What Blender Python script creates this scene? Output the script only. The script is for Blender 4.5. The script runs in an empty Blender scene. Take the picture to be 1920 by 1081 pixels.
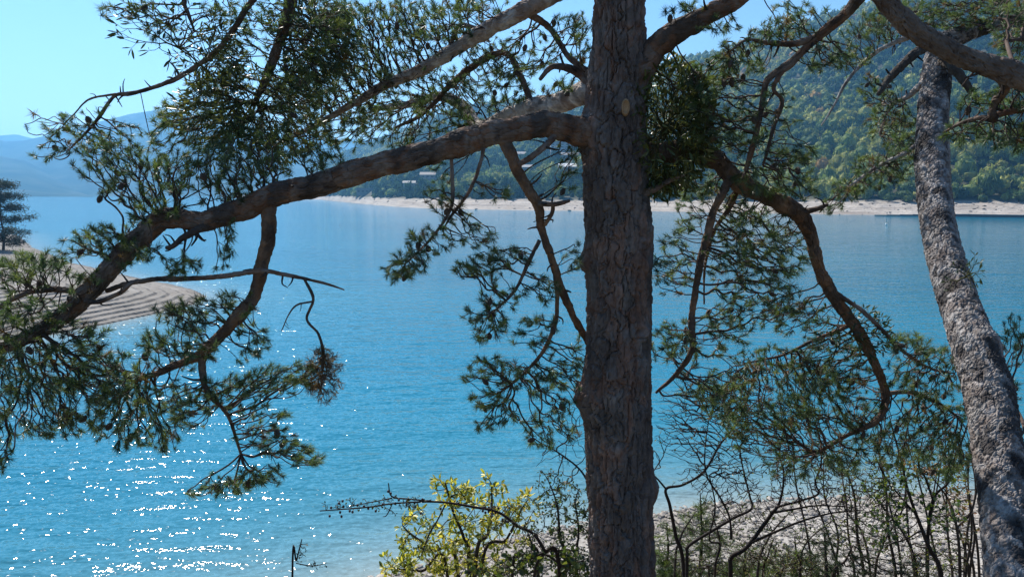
import bpy, math, random
import numpy as np
from mathutils import Vector

# ------------------------------------------------------------------ camera, sky, sun, exposure
F, CX, CY, HZ, CAMZ = 1450.0, 960.0, 540.5, 361.0, 12.0
PITCH = math.atan((CY - HZ) / F)
SUN_AZ, SUN_EL = math.radians(-29.0), math.radians(44.0)
scene = bpy.context.scene
C = scene.collection
cam_d = bpy.data.cameras.new('camera'); cam = bpy.data.objects.new('camera', cam_d); C.objects.link(cam)
cam.location = (0, 0, CAMZ); cam.rotation_euler = (math.pi/2 - PITCH, 0, 0)
cam_d.sensor_width = 36.0; cam_d.lens = 36.0*F/1920.0; cam_d.clip_start = 0.05; cam_d.clip_end = 40000
scene.camera = cam
world = bpy.data.worlds.new('World'); scene.world = world; world.use_nodes = True
wn = world.node_tree.nodes; wl = world.node_tree.links
bg = wn['Background']; sky = wn.new('ShaderNodeTexSky'); sky.sky_type = 'NISHITA'; sky.sun_disc = False
sky.sun_elevation = SUN_EL; sky.sun_rotation = SUN_AZ; sky.altitude = 800; sky.air_density = 1.7; sky.dust_density = 0.05; sky.ozone_density = 10.0
wl.new(sky.outputs[0], bg.inputs[0]); bg.inputs[1].default_value = 0.06
sd = bpy.data.lights.new('sun', 'SUN'); so = bpy.data.objects.new('sun', sd); C.objects.link(so)
sd.energy = 4.2; sd.angle = math.radians(0.53); sd.color = (1.0, 0.95, 0.87)
SUNV = Vector((math.sin(SUN_AZ)*math.cos(SUN_EL), math.cos(SUN_AZ)*math.cos(SUN_EL), math.sin(SUN_EL)))
so.rotation_euler = SUNV.to_track_quat('Z', 'Y').to_euler(); so.location = (0, 0, 60)
vs = scene.view_settings; vs.view_transform = 'Standard'; vs.look = 'None'; vs.gamma = 1; vs.exposure = 1.15; vs.use_curve_mapping = False
scene.cycles.use_denoising = True
scene.cycles.max_bounces = 5; scene.cycles.diffuse_bounces = 2; scene.cycles.glossy_bounces = 2
scene.cycles.transmission_bounces = 3; scene.cycles.volume_bounces = 0; scene.cycles.transparent_max_bounces = 6

rng = np.random.default_rng(7); random.seed(7)
cp, sp = math.cos(PITCH), math.sin(PITCH)

def at(px, py, y):
    """world point seen at photo pixel (px,py) at forward distance y"""
    u = (px-CX)/F; v = (CY-py)/F
    dy = cp + v*sp; dz = -sp + v*cp
    s = y/dy
    return np.array([u*s, y, CAMZ + dz*s])

def tag(o, label=None, cat=None, group=None, kind=None):
    if label: o['label'] = label
    if cat: o['category'] = cat
    if group: o['group'] = group
    if kind: o['kind'] = kind
    return o

def empty(name, loc):
    o = bpy.data.objects.new(name, None); C.objects.link(o); o.location = [float(a) for a in loc]
    o.empty_display_size = 0.2
    return o

# ------------------------------------------------------------------ numpy helpers
def hash3(ix, iy, iz, seed=0):
    h = (ix.astype(np.int64)*374761393 + iy.astype(np.int64)*668265263 + iz.astype(np.int64)*2147483647 + seed*1274126177) & 0xffffffff
    h = ((h ^ (h >> 13))*1274126177) & 0xffffffff
    h = ((h ^ (h >> 16))*2246822519) & 0xffffffff
    return ((h ^ (h >> 15)) & 0xffffff)/float(0xffffff)

def vnoise(x, y, z, seed=0):
    ix, iy, iz = np.floor(x), np.floor(y), np.floor(z)
    fx, fy, fz = x-ix, y-iy, z-iz
    fx, fy, fz = [f*f*(3-2*f) for f in (fx, fy, fz)]
    r = 0
    for a in (0, 1):
        for b in (0, 1):
            for c in (0, 1):
                w = (fx if a else 1-fx)*(fy if b else 1-fy)*(fz if c else 1-fz)
                r = r + w*hash3(ix+a, iy+b, iz+c, seed)
    return r

def fbm(x, y, z, oct=4, seed=0):
    s = 0; a = 0.5; t = 0
    for k in range(oct):
        s = s + a*(vnoise(x*2**k, y*2**k, z*2**k, seed+k)-0.5); t += a; a *= 0.5
    return s/t

def make_mesh(name, V, T, smooth=True, col=None):
    V = np.asarray(V, np.float32); T = np.asarray(T, np.int32)
    me = bpy.data.meshes.new(name); nv, nt = len(V), len(T)
    me.vertices.add(nv); me.vertices.foreach_set('co', V.ravel())
    me.loops.add(nt*3); me.loops.foreach_set('vertex_index', T.ravel())
    me.polygons.add(nt); me.polygons.foreach_set('loop_start', np.arange(0, nt*3, 3, dtype=np.int32))
    me.polygons.foreach_set('use_smooth', np.full(nt, smooth, bool))
    if col is not None:
        at_ = me.attributes.new('Col', 'FLOAT_COLOR', 'POINT')
        c4 = np.ones((nv, 4), np.float32); c4[:, :3] = col
        at_.data.foreach_set('color', c4.ravel())
    me.update(); me.validate()
    return me

def add(name, V, T, mat, parent=None, smooth=True, col=None, org=None):
    V = np.asarray(V, float)
    if parent is not None and org is None:
        org = np.zeros(3); p = parent
        while p is not None: org = org + np.array(p.location); p = p.parent
        V = V - org
    elif org is not None:
        V = V - np.asarray(org)
    o = bpy.data.objects.new(name, make_mesh(name, V, T, smooth, col)); C.objects.link(o)
    o.data.materials.append(mat)
    if parent is not None: o.parent = parent
    elif org is not None: o.location = [float(a) for a in org]
    return o

class MB:
    def __init__(s): s.V = []; s.T = []; s.K = []; s.n = 0
    def add(s, V, T, col=None):
        V = np.asarray(V, float); s.V.append(V); s.T.append(np.asarray(T, int)+s.n); s.n += len(V)
        s.K.append(np.broadcast_to(np.asarray(col if col is not None else (1, 1, 1), float), (len(V), 3)))
    def box(s, c, h, rz=0.0, col=None):
        P = np.array([[a, b, d] for a in (-1, 1) for b in (-1, 1) for d in (-1, 1)], float)*np.asarray(h)
        co, si = math.cos(rz), math.sin(rz)
        P = np.stack([P[:, 0]*co-P[:, 1]*si, P[:, 0]*si+P[:, 1]*co, P[:, 2]], 1)+np.asarray(c)
        q = [(0, 1, 3, 2), (4, 6, 7, 5), (0, 4, 5, 1), (2, 3, 7, 6), (0, 2, 6, 4), (1, 5, 7, 3)]
        s.add(P, [t for a, b, c_, d in q for t in ((a, b, c_), (a, c_, d))], col)
    def build(s, name, mat, parent=None, smooth=True, org=None):
        if not s.V: return None
        return add(name, np.concatenate(s.V), np.concatenate(s.T), mat, parent, smooth, np.concatenate(s.K), org)

def grid_tris(nu, nv, wrap=False):
    """nu rows of nv verts"""
    i = np.arange(nu-1)[:, None]; m = nv if wrap else nv-1
    j = np.arange(m)[None, :]; k = (j+1) % nv
    a = i*nv+j; b = i*nv+k; c = (i+1)*nv+k; d = (i+1)*nv+j
    a, b, c, d = [np.broadcast_to(q, (nu-1, m)).ravel() for q in (a, b, c, d)]
    return np.concatenate([np.stack([a, b, c], 1), np.stack([a, c, d], 1)])

def catmull(P, n):
    P = np.asarray(P, float)
    if len(P) == 2:
        t = np.linspace(0, 1, n+1)[:, None]; return P[0]*(1-t)+P[1]*t
    Q = np.vstack([2*P[0]-P[1], P, 2*P[-1]-P[-2]])
    out = []
    t = np.linspace(0, 1, n, endpoint=False)[:, None]
    for k in range(1, len(Q)-2):
        a, b, c, d = Q[k-1], Q[k], Q[k+1], Q[k+2]
        out.append(0.5*((2*b)+(-a+c)*t+(2*a-5*b+4*c-d)*t*t+(-a+3*b-3*c+d)*t**3))
    out.append(P[-1:])
    return np.vstack(out)

def frames(P):
    T = np.gradient(P, axis=0); T /= np.linalg.norm(T, axis=1)[:, None]+1e-12
    up = np.array([0, -1.0, 0]) if abs(T[0, 1]) < 0.9 else np.array([0, 0, 1.0])
    n = up-T[0]*np.dot(up, T[0]); n /= np.linalg.norm(n)
    N = [n]
    for k in range(1, len(P)):
        n = N[-1]-T[k]*np.dot(N[-1], T[k]); n /= np.linalg.norm(n)+1e-12; N.append(n)
    N = np.array(N); B = np.cross(T, N)
    return T, N, B

def tube(P, R, sides=5, tip=True):
    P = np.asarray(P, float); R = np.asarray(R, float)
    T, N, B = frames(P)
    th = np.linspace(0, 2*math.pi, sides, endpoint=False)
    V = P[:, None]+R[:, None, None]*(np.cos(th)[None, :, None]*N[:, None]+np.sin(th)[None, :, None]*B[:, None])
    V = V.reshape(-1, 3); Tr = grid_tris(len(P), sides, True)
    if tip:
        e = len(V); b = (len(P)-1)*sides
        V = np.vstack([V, P[-1]+T[-1]*R[-1]*0.8])
        Tr = np.vstack([Tr, [(b+j, b+(j+1) % sides, e) for j in range(sides)]])
    return V, Tr

# ------------------------------------------------------------------ materials
def material(name):
    m = bpy.data.materials.new(name); m.use_nodes = True
    n = m.node_tree.nodes; l = m.node_tree.links
    return m, n, l, n['Principled BSDF']

def attr_col(n, l, hue_noise=None):
    a = n.new('ShaderNodeAttribute'); a.attribute_name = 'Col'
    return a.outputs['Color']

def noise(n, l, scale, detail=4, rough=0.55, vec=None, dist=0.0):
    t = n.new('ShaderNodeTexNoise'); t.inputs['Scale'].default_value = scale; t.inputs['Detail'].default_value = detail
    t.inputs['Roughness'].default_value = rough; t.inputs['Distortion'].default_value = dist
    if vec is not None: l.new(vec, t.inputs['Vector'])
    return t.outputs['Fac']

def ramp(n, l, fac, stops):
    r = n.new('ShaderNodeValToRGB'); e = r.color_ramp.elements
    e[0].position, e[0].color = stops[0][0], (*stops[0][1], 1)
    e[1].position, e[1].color = stops[-1][0], (*stops[-1][1], 1)
    for p, c in stops[1:-1]:
        q = e.new(p); q.color = (*c, 1)
    l.new(fac, r.inputs[0]); return r.outputs[0]

def mixc(n, l, a, b, fac=0.5, mode='MIX'):
    m = n.new('ShaderNodeMix'); m.data_type = 'RGBA'; m.blend_type = mode
    for v, s in ((fac, m.inputs[0]), (a, m.inputs[6]), (b, m.inputs[7])):
        if hasattr(v, 'links') or isinstance(v, bpy.types.NodeSocket): l.new(v, s)
        elif isinstance(v, (int, float)): s.default_value = v
        else: s.default_value = (*v, 1)
    return m.outputs[2]

def bump(n, l, h, strength, dist, bs, normal=None):
    b = n.new('ShaderNodeBump'); b.inputs['Strength'].default_value = strength; b.inputs['Distance'].default_value = dist
    l.new(h, b.inputs['Height'])
    if normal is not None: l.new(normal, b.inputs['Normal'])
    if bs is not None: l.new(b.outputs[0], bs.inputs['Normal'])
    return b.outputs[0]

def pos(n):
    return n.new('ShaderNodeNewGeometry').outputs['Position']

def mapping(n, l, vec, scale=(1, 1, 1), rot=(0, 0, 0)):
    m = n.new('ShaderNodeMapping'); m.inputs['Scale'].default_value = scale; m.inputs['Rotation'].default_value = rot
    l.new(vec, m.inputs['Vector']); return m.outputs[0]

def mat_bark(name, bumpd=0.006):
    m, n, l, b = material(name); b.inputs['Roughness'].default_value = 0.9; b.inputs['Specular IOR Level'].default_value = 0.2
    p = pos(n); f = noise(n, l, 38, 6, 0.65, p); g = noise(n, l, 9, 3, 0.5, p)
    c = mixc(n, l, attr_col(n, l), ramp(n, l, f, [(0.3, (0.72, 0.69, 0.67)), (0.7, (1.2, 1.17, 1.15))]), 1.0, 'MULTIPLY')
    c = mixc(n, l, c, ramp(n, l, g, [(0.35, (0.8, 0.72, 0.68)), (0.65, (1.15, 1.15, 1.15))]), 1.0, 'MULTIPLY')
    l.new(c, b.inputs['Base Color']); bump(n, l, f, 0.9, bumpd, b)
    return m

def mat_leaf(name, rough=0.5, trans=0.35, var=False, spec=0.4):
    m, n, l, b = material(name); b.inputs['Roughness'].default_value = rough; b.inputs['Specular IOR Level'].default_value = spec
    c = attr_col(n, l)
    if var:
        oi = n.new('ShaderNodeObjectInfo')
        c = ramp(n, l, oi.outputs['Random'], [(0.0, (0.28, 0.30, 0.055)), (0.3, (0.50, 0.46, 0.085)), (0.75, (0.70, 0.58, 0.13)), (1.0, (0.72, 0.52, 0.15))])
    l.new(c, b.inputs['Base Color'])
    t = n.new('ShaderNodeBsdfTranslucent'); l.new(mixc(n, l, c, (1.2, 1.25, 0.6), 1.0, 'MULTIPLY'), t.inputs['Color'])
    mx = n.new('ShaderNodeMixShader'); mx.inputs[0].default_value = trans
    l.new(b.outputs[0], mx.inputs[1]); l.new(t.outputs[0], mx.inputs[2]); l.new(mx.outputs[0], n['Material Output'].inputs['Surface'])
    return m

def mat_plain(name, col, rough=0.7, metal=0.0, nscale=3.0, amt=0.25):
    m, n, l, b = material(name); b.inputs['Roughness'].default_value = rough; b.inputs['Metallic'].default_value = metal
    f = noise(n, l, nscale, 4, 0.6, pos(n))
    lo = tuple(c*(1-amt) for c in col); hi = tuple(min(1, c*(1+amt)) for c in col)
    l.new(ramp(n, l, f, [(0.3, lo), (0.7, hi)]), b.inputs['Base Color'])
    return m

def mat_water():
    m, n, l, b = material('lake_water')
    p = pos(n)
    a = n.new('ShaderNodeAttribute'); a.attribute_name = 'Col'
    sx = n.new('ShaderNodeSeparateColor'); l.new(a.outputs['Color'], sx.inputs[0])
    big = noise(n, l, 0.02, 3, 0.5, mapping(n, l, p, (0.35, 1.0, 1)))
    deep = ramp(n, l, big, [(0.35, (0.005, 0.130, 0.215)), (0.65, (0.013, 0.166, 0.258))])
    mid = mixc(n, l, deep, (0.05, 0.19, 0.235), sx.outputs[1])
    c = mixc(n, l, mid, (0.26, 0.29, 0.27), sx.outputs[0])
    l.new(c, b.inputs['Base Color'])
    b.inputs['Roughness'].default_value = 0.07; b.inputs['IOR'].default_value = 1.33; b.inputs['Specular IOR Level'].default_value = 0.28
    v1 = mapping(n, l, p, (0.45, 1.15, 1), (0, 0, math.radians(-14)))
    v2 = mapping(n, l, p, (0.8, 1.1, 1), (0, 0, math.radians(24)))
    h1 = noise(n, l, 0.9, 2, 0.5, v1, 0.4)
    h2 = noise(n, l, 2.6, 2, 0.5, v2, 0.3)
    h3 = noise(n, l, 0.16, 2, 0.5, v1)
    b1 = bump(n, l, h1, 1.0, WAVE[0], None)
    b2 = bump(n, l, h2, 1.0, WAVE[1], None, b1)
    b3 = bump(n, l, h3, 1.0, WAVE[2], None, b2)
    # capillary ripples: small random slopes that no distance smooths away
    t = n.new('ShaderNodeTexNoise'); t.inputs['Scale'].default_value = 5.0; t.inputs['Detail'].default_value = 1; l.new(p, t.inputs['Vector'])
    sb = n.new('ShaderNodeVectorMath'); sb.operation = 'SUBTRACT'; sb.inputs[1].default_value = (0.5, 0.5, 0.5); l.new(t.outputs['Color'], sb.inputs[0])
    ml = n.new('ShaderNodeVectorMath'); ml.operation = 'MULTIPLY'; ml.inputs[1].default_value = (0.60, 0.52, 0.0); l.new(sb.outputs[0], ml.inputs[0])
    ad = n.new('ShaderNodeVectorMath'); ad.operation = 'ADD'; l.new(b3, ad.inputs[0]); l.new(ml.outputs[0], ad.inputs[1])
    nm = n.new('ShaderNodeVectorMath'); nm.operation = 'NORMALIZE'; l.new(ad.outputs[0], nm.inputs[0]); l.new(nm.outputs[0], b.inputs['Normal'])
    return m
WAVE = (0.21, 0.045, 0.34)

M = {}
M['bark'] = mat_bark('pine_bark', 0.006)
M['bark_fine'] = mat_bark('twig_bark', 0.002)
M['needle'] = mat_leaf('pine_needles', 0.45, 0.4)
M['mistletoe'] = mat_leaf('mistletoe_leaves', 0.4, 0.25)
M['leaf'] = mat_leaf('shrub_leaves', 0.45, 0.4)
M['leafvar'] = mat_leaf('yellow_leaves', 0.4, 0.5, True)
M['forest'] = mat_leaf('forest_foliage', 0.8, 0.2, spec=0.1)
M['berry'] = mat_plain('dark_berries', (0.03, 0.012, 0.02), 0.3)
M['wood_cut'] = mat_plain('sawn_wood', (0.34, 0.2, 0.1), 0.8, 0, 60)
M['water'] = mat_water()

def mat_gravel(name, scale=1.0, bands=False):
    m, n, l, b = material(name); b.inputs['Roughness'].default_value = 0.95; b.inputs['Specular IOR Level'].default_value = 0.2
    p = pos(n)
    f = noise(n, l, 2.2*scale, 8, 0.7, p); g = noise(n, l, 0.12*scale, 4, 0.6, p)
    c = ramp(n, l, f, [(0.25, (0.17, 0.155, 0.14)), (0.5, (0.30, 0.285, 0.265)), (0.75, (0.42, 0.40, 0.375))])
    c = mixc(n, l, c, ramp(n, l, g, [(0.3, (0.78, 0.74, 0.70)), (0.7, (1.08, 1.06, 1.04))]), 1.0, 'MULTIPLY')
    if bands:
        s = n.new('ShaderNodeSeparateXYZ'); l.new(p, s.inputs[0])
        w = n.new('ShaderNodeCombineXYZ'); l.new(s.outputs[2], w.inputs[2])
        mp = mapping(n, l, p, (0.02, 0.02, 1.6))
        h = noise(n, l, 1.0, 5, 0.7, mp)
        c = mixc(n, l, c, ramp(n, l, h, [(0.35, (0.62, 0.58, 0.55)), (0.6, (1.1, 1.08, 1.05))]), 1.0, 'MULTIPLY')
    a = attr_col(n, l); c = mixc(n, l, c, a, 1.0, 'MULTIPLY')
    l.new(c, b.inputs['Base Color']); bump(n, l, f, 0.8, 0.08/scale, b)
    return m
M['gravel'] = mat_gravel('beach_gravel')
M['hill'] = mat_gravel('hillside_ground', 0.25, True)

def mat_mountain():
    m, n, l, b = material('mountain_forest'); b.inputs['Roughness'].default_value = 1.0; b.inputs['Specular IOR Level'].default_value = 0
    f = noise(n, l, 0.006, 6, 0.65, pos(n))
    l.new(ramp(n, l, f, [(0.35, (0.022, 0.035, 0.022)), (0.55, (0.05, 0.065, 0.04)), (0.75, (0.12, 0.11, 0.085))]), b.inputs['Base Color'])
    return m
M['mountain'] = mat_mountain()

# ------------------------------------------------------------------ near shore terrain
SHORE = np.array([(400, 95), (200, 72), (90, 44), (50, 35), (30, 31), (18, 29.8), (13.6, 29.5), (7, 28.5), (2.5, 26.8), (-0.2, 25.7), (-4.1, 23.0), (-9, 18.8), (-17, 15), (-28, 17), (-40, 28), (-46, 42),
                  (-42.5, 55), (-39.5, 63), (-37.4, 70), (-35.3, 77.7), (-34.6, 83), (-35.6, 89), (-39.5, 95), (-45, 101), (-54, 109.5), (-78, 135), (-107, 172), (-141, 220), (-190, 262), (-330, 300)], float)
def shore_dist(x, y):
    """signed distance: positive inland"""
    sh = x.shape; x = x.ravel(); y = y.ravel()
    poly = np.vstack([SHORE, [(-600, 250), (-600, -200), (500, -200)]])
    d2 = np.full(x.shape, 1e18); inside = np.zeros(x.shape, bool)
    n = len(poly)
    for k in range(n):
        a = poly[k]; b = poly[(k+1) % n]; e = b-a
        if k < len(SHORE)-1:
            t = np.clip(((x-a[0])*e[0]+(y-a[1])*e[1])/(e@e), 0, 1)
            d2 = np.minimum(d2, (x-a[0]-t*e[0])**2+(y-a[1]-t*e[1])**2)
        cond = ((a[1] > y) != (b[1] > y))
        with np.errstate(divide='ignore', invalid='ignore'):
            xi = a[0]+(y-a[1])/(b[1]-a[1]+1e-12)*e[0]
        inside ^= cond & (x < xi)
    return (np.sqrt(d2)*np.where(inside, 1, -1)).reshape(sh)

def ground_z(x, y):
    x = np.asarray(x, float); y = np.asarray(y, float)
    s = shore_dist(x, y)
    wob = fbm(x*0.35, y*0.35, x*0, 3, 5)
    # waterline terraces left by the falling lake
    per = 1.3; q = s/per+wob*0.5+fbm(x*0.06, y*0.06, x*0, 2, 77)*1.2; fr = q-np.floor(q)
    step = np.floor(q)+np.clip((fr-0.0)/0.09, 0, 1)-0.12*fr
    terr = np.where(s > 0, step*0.18-0.06, s*0.12)
    far = np.clip((y-44)/12, 0, 1)*np.clip((-x-20)/8, 0, 1)
    beach = np.where(s > 0, 0.085*s, s*0.15)+0.10*wob
    beach = beach*(1-far)+np.where(s > 16, 16/per*0.18-0.06+(s-16)*0.07+np.clip(s-45, 0, 60)*0.12, terr)*far
    near = 1-np.clip((np.hypot(x, y)-45)/15, 0, 1)
    bank = np.interp(s, [8.5, 10, 18, 20.2, 22.5, 40], [0.8, 1.6, 8.6, 10.2, 10.4, 11.2])
    lim = 11.45-0.555*np.maximum(y, 0)-0.12*np.clip(np.abs(x)-6, 0, 20)*0
    lim = np.minimum(lim, 10.4)
    b2 = np.minimum(bank, lim)+0.18*fbm(x*0.8, y*0.8, x*0, 3, 9)
    return np.where(near > 0, np.maximum(beach, b2*near+beach*(1-near)), beach)

def height_sheet(name, xs, ys, mat):
    X, Y = np.meshgrid(xs, ys); Z = ground_z(X, Y)
    Z = Z+0.03*fbm(X*2.3, Y*2.3, X*0, 3, 3)
    s = shore_dist(X, Y)
    wet = np.clip(1-s/1.2, 0, 1)
    g = fbm(X*0.25, Y*0.25, X*0, 3, 2)
    soil = np.clip((Z-2.2)/1.5, 0, 1)*(np.hypot(X, Y) < 60)
    col = np.ones(X.shape+(3,))*(1-0.35*wet)[..., None]
    col = col*(1-soil[..., None])+soil[..., None]*np.array([0.36, 0.33, 0.22])
    V = np.stack([X, Y, Z], -1).reshape(-1, 3)
    if name == 'gravel_spit': col = col*np.array([0.66, 0.65, 0.64])*(1+0.5*fbm(X*0.5, Y*0.5, X*0, 3, 8))[..., None]
    o = add(name, V, grid_tris(len(ys), len(xs)), mat, smooth=(name != 'gravel_spit'), col=col.reshape(-1, 3)); tag(o, kind='structure')
    return o
xs = np.concatenate([np.arange(-29, 46, 0.35), np.linspace(47, 260, 60)])
ys = np.concatenate([np.arange(-14, 58, 0.35), np.linspace(59, 90, 20)])
height_sheet('shore_ground', xs, ys, M['gravel'])
height_sheet('gravel_spit', np.concatenate([np.linspace(-420, -131, 50), np.arange(-130, -75, 0.6), np.arange(-74.5, -29.2, 0.2)]), np.concatenate([np.arange(20, 50, 0.5), np.arange(50, 108, 0.2), np.arange(108.4, 150, 0.5), np.linspace(151, 310, 80)]), M['gravel'])

# lake
def sinh_axis(n, L, k, c=0):
    t = np.linspace(-1, 1, n); return c+L*np.sinh(k*t)/math.sinh(k)
lx = sinh_axis(260, 6800, 6.8, -8); ly = sinh_axis(300, 2900, 6.0, 45); ly = np.concatenate([ly, np.linspace(3100, 6600, 12)])
X, Y = np.meshgrid(lx, ly); s = shore_dist(X, Y)
shal = np.exp(np.minimum(s, 0)/2.6); green = np.exp(np.minimum(s, 0)/10.0)
shal = np.where(s > 0, 1, shal)
lake = add('lake', np.stack([X, Y, X*0], -1).reshape(-1, 3), grid_tris(len(ly), 260), M['water'],
           col=np.stack([shal*0.85, green*0.8, shal*0], -1).reshape(-1, 3)); tag(lake, kind='structure')

# ------------------------------------------------------------------ far hillside across the lake
WL = [(440, 371), (540, 372.5), (600, 374), (640, 378), (670, 381), (700, 383.8), (740, 387), (800, 390), (900, 392.5), (1100, 395), (1240, 396), (1450, 400), (1640, 402.5), (1920, 404), (2300, 406)]
RD = [(440, 2600), (540, 2500), (740, 2100), (900, 1800), (1090, 1500), (1300, 1300), (1600, 1150), (2300, 1000)]
RY = [(440, 367), (520, 362), (560, 340), (620, 292), (740, 248), (860, 200), (1000, 190), (1090, 166), (1230, 126), (1340, 100), (1400, 78), (1500, 48), (1650, 5), (1920, -60), (2300, -120)]
it = lambda tab, x: np.interp(x, [a for a, b in tab], [b for a, b in tab])
def hill_point(px, t):
    """px photo column, t 0 at the waterline .. 1 at the ridge (t<0.0 below water, up to 1.15 behind the ridge)"""
    px = np.asarray(px, float); t = np.asarray(t, float)
    d0 = CAMZ*F/(it(WL, px)-HZ); d1 = np.maximum(it(RD, px), d0+250)
    zr = CAMZ+(HZ-8-it(RY, px))/F*d1
    zr = np.maximum(zr, 4)
    d = d0+(d1-d0)*t
    run = (d-d0)
    bw = 36+0.02*d0
    beach = 6.6*np.clip(run/bw, -0.3, 1)*np.clip(zr/20, 0.2, 1)
    tt = np.clip((run-bw)/(d1-d0-bw), 0, 1)
    rise = (zr-6.6*np.clip(zr/20, 0.2, 1))*(0.25*tt+0.75*tt**1.25)
    back = np.clip(t-1, 0, 1)*(-0.9)*zr
    X = (px-CX)/F*d*cp
    gul = fbm(X*0.006, d*0.004, X*0, 4, 21)*np.clip(tt*6, 0, 1)*np.clip((1.02-t)*6, 0.25, 1)*np.minimum(zr*0.22, 34)
    fine = fbm(X*0.05, d*0.05, X*0, 3, 23)*2.4*np.clip(run/30, 0, 1)+np.abs(fbm(X*0.11, d*0.11, X*0, 3, 29))*3.0*np.clip(run/12, 0, 1)*np.clip(1.6-run/bw, 0, 1)
    return np.stack([X, d, beach+rise+back+gul+fine], -1)
px_ = np.linspace(440, 2300, 420)
t_ = np.concatenate([np.linspace(-0.03, 0.14, 46), np.linspace(0.15, 1.0, 70), [1.06, 1.15, 1.3, 1.5]])
PX, TT = np.meshgrid(px_, t_)
HV = hill_point(PX, TT)
zz = HV[..., 2]; dd = HV[..., 1]
soil = np.clip((zz-6.2+2.5*fbm(HV[..., 0]*0.03, dd*0.03, zz*0, 3, 4))/2.0, 0, 1)[..., None]
hcol = np.array([1.2, 1.18, 1.16])*(1-soil)+soil*np.array([0.20, 0.22, 0.13])
hill = add('wooded_hillside', HV.reshape(-1, 3), grid_tris(len(t_), len(px_)), M['hill'], col=hcol.reshape(-1, 3)); tag(hill, kind='structure')

def hill_at(px, py):
    lo, hi = 0.0, 1.0
    ts = np.linspace(0, 1, 400); P = hill_point(np.full(400, float(px)), ts)
    v = P[:, 2]-CAMZ; zc = P[:, 1]*cp-v*sp; yy = CY-F*(P[:, 1]*sp+v*cp)/zc
    k = int(np.argmin(np.abs(yy-py))); return P[k], ts[k]

# houses on the far slope
HOUSES = [  # px, py(base), width, depth, wall height, colours, roof style, label
    (803, 339, 15, 10, 6.0, (0.46, 0.40, 0.34), (0.42, 0.36, 0.30), 'gable', 'two-storey pale house above the bushes behind the main limb'),
    (690, 361, 24, 12, 4.5, (0.20, 0.19, 0.18), (0.30, 0.29, 0.28), 'flat', 'long dark flat-roofed building close to the far shore'),
    (768, 350, 12, 8, 3.2, (0.50, 0.46, 0.42), (0.52, 0.48, 0.42), 'gable', 'small cream hut low among the far trees'),
    (1053, 284, 26, 14, 10.0, (0.50, 0.50, 0.52), (0.45, 0.45, 0.47), 'flat', 'large pale block with window rows high beside the trunk'),
    (972, 296, 18, 10, 4.0, (0.50, 0.44, 0.40), (0.48, 0.42, 0.38), 'gable', 'long low pale house uphill, leftmost of the upper row'),
    (1066, 298, 20, 10, 3.6, (0.45, 0.40, 0.36), (0.40, 0.36, 0.34), 'gable', 'low brown-grey house just below the large pale block'),
    (985, 321, 16, 9, 3.6, (0.52, 0.47, 0.43), (0.55, 0.52, 0.48), 'gable', 'low pale house halfway down the slope beside the hanging branch'),
    (1063, 320, 17, 11, 3.4, (0.60, 0.58, 0.55), (0.78, 0.77, 0.75), 'gable', 'house with a wide bright white roof left of the trunk'),
]
M['glass'] = mat_plain('dark_window_glass', (0.03, 0.035, 0.04), 0.1)
house_spots = []
for hx, hy, w, dp, h, wc, rc, style, lab in HOUSES:
    p, t = hill_at(hx, hy); house_spots.append((p, w))
    e = tag(empty('house', p), lab, 'house', 'houses on the far slope')
    wm = mat_plain('house_wall', tuple(c*0.6 for c in wc), 0.9); rm = mat_plain('house_roof', tuple(c*(0.55 if max(rc) < 0.7 else 0.8) for c in rc), 0.8)
    b = MB(); b.box(p+[0, 0, h/2-2], (w/2, dp/2, h/2+2)); b.build('wall', wm, e, False)
    b = MB(); z = p[2]+h
    if style == 'gable':
        o_ = 0.8; r = dp*0.28
        for a, c in ((0.0, 0.0), (0.25, 0.25)):
            pass
        P = np.array([(-w/2-o_, -dp/2-o_, 0), (w/2+o_, -dp/2-o_, 0), (w/2+o_, dp/2+o_, 0), (-w/2-o_, dp/2+o_, 0), (-w/2-o_, 0, r), (w/2+o_, 0, r),
                      (-w/2-o_, -dp/2-o_, .25), (w/2+o_, -dp/2-o_, .25), (w/2+o_, dp/2+o_, .25), (-w/2-o_, dp/2+o_, .25), (-w/2-o_, 0, r+.3), (w/2+o_, 0, r+.3)])+[p[0], p[1], z]
        q = [(6, 7, 11, 10), (8, 9, 10, 11), (0, 1, 7, 6), (2, 3, 9, 8), (0, 3, 2, 1), (0, 6, 10, 4), (3, 4, 10, 9), (1, 5, 11, 7), (2, 8, 11, 5)]
        b.add(P, [t_3 for a, c, d, f in q for t_3 in ((a, c, d), (a, d, f))])
    else:
        b.box((p[0], p[1], z+0.25), (w/2+0.6, dp/2+0.6, 0.25))
    b.build('roof', rm, e, False)
    rows = max(1, int(h//3)); cols = max(2, int(w//4.5))
    for r_ in range(rows):
        for c_ in range(cols):
            b = MB(); b.box((p[0]-w/2+(c_+0.5)*w/cols, p[1]-dp/2-0.02, p[2]+1.4+r_*3.0), (w/cols*0.25, 0.08, 0.7)); b.build('window', M['glass'], e, False)

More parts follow.
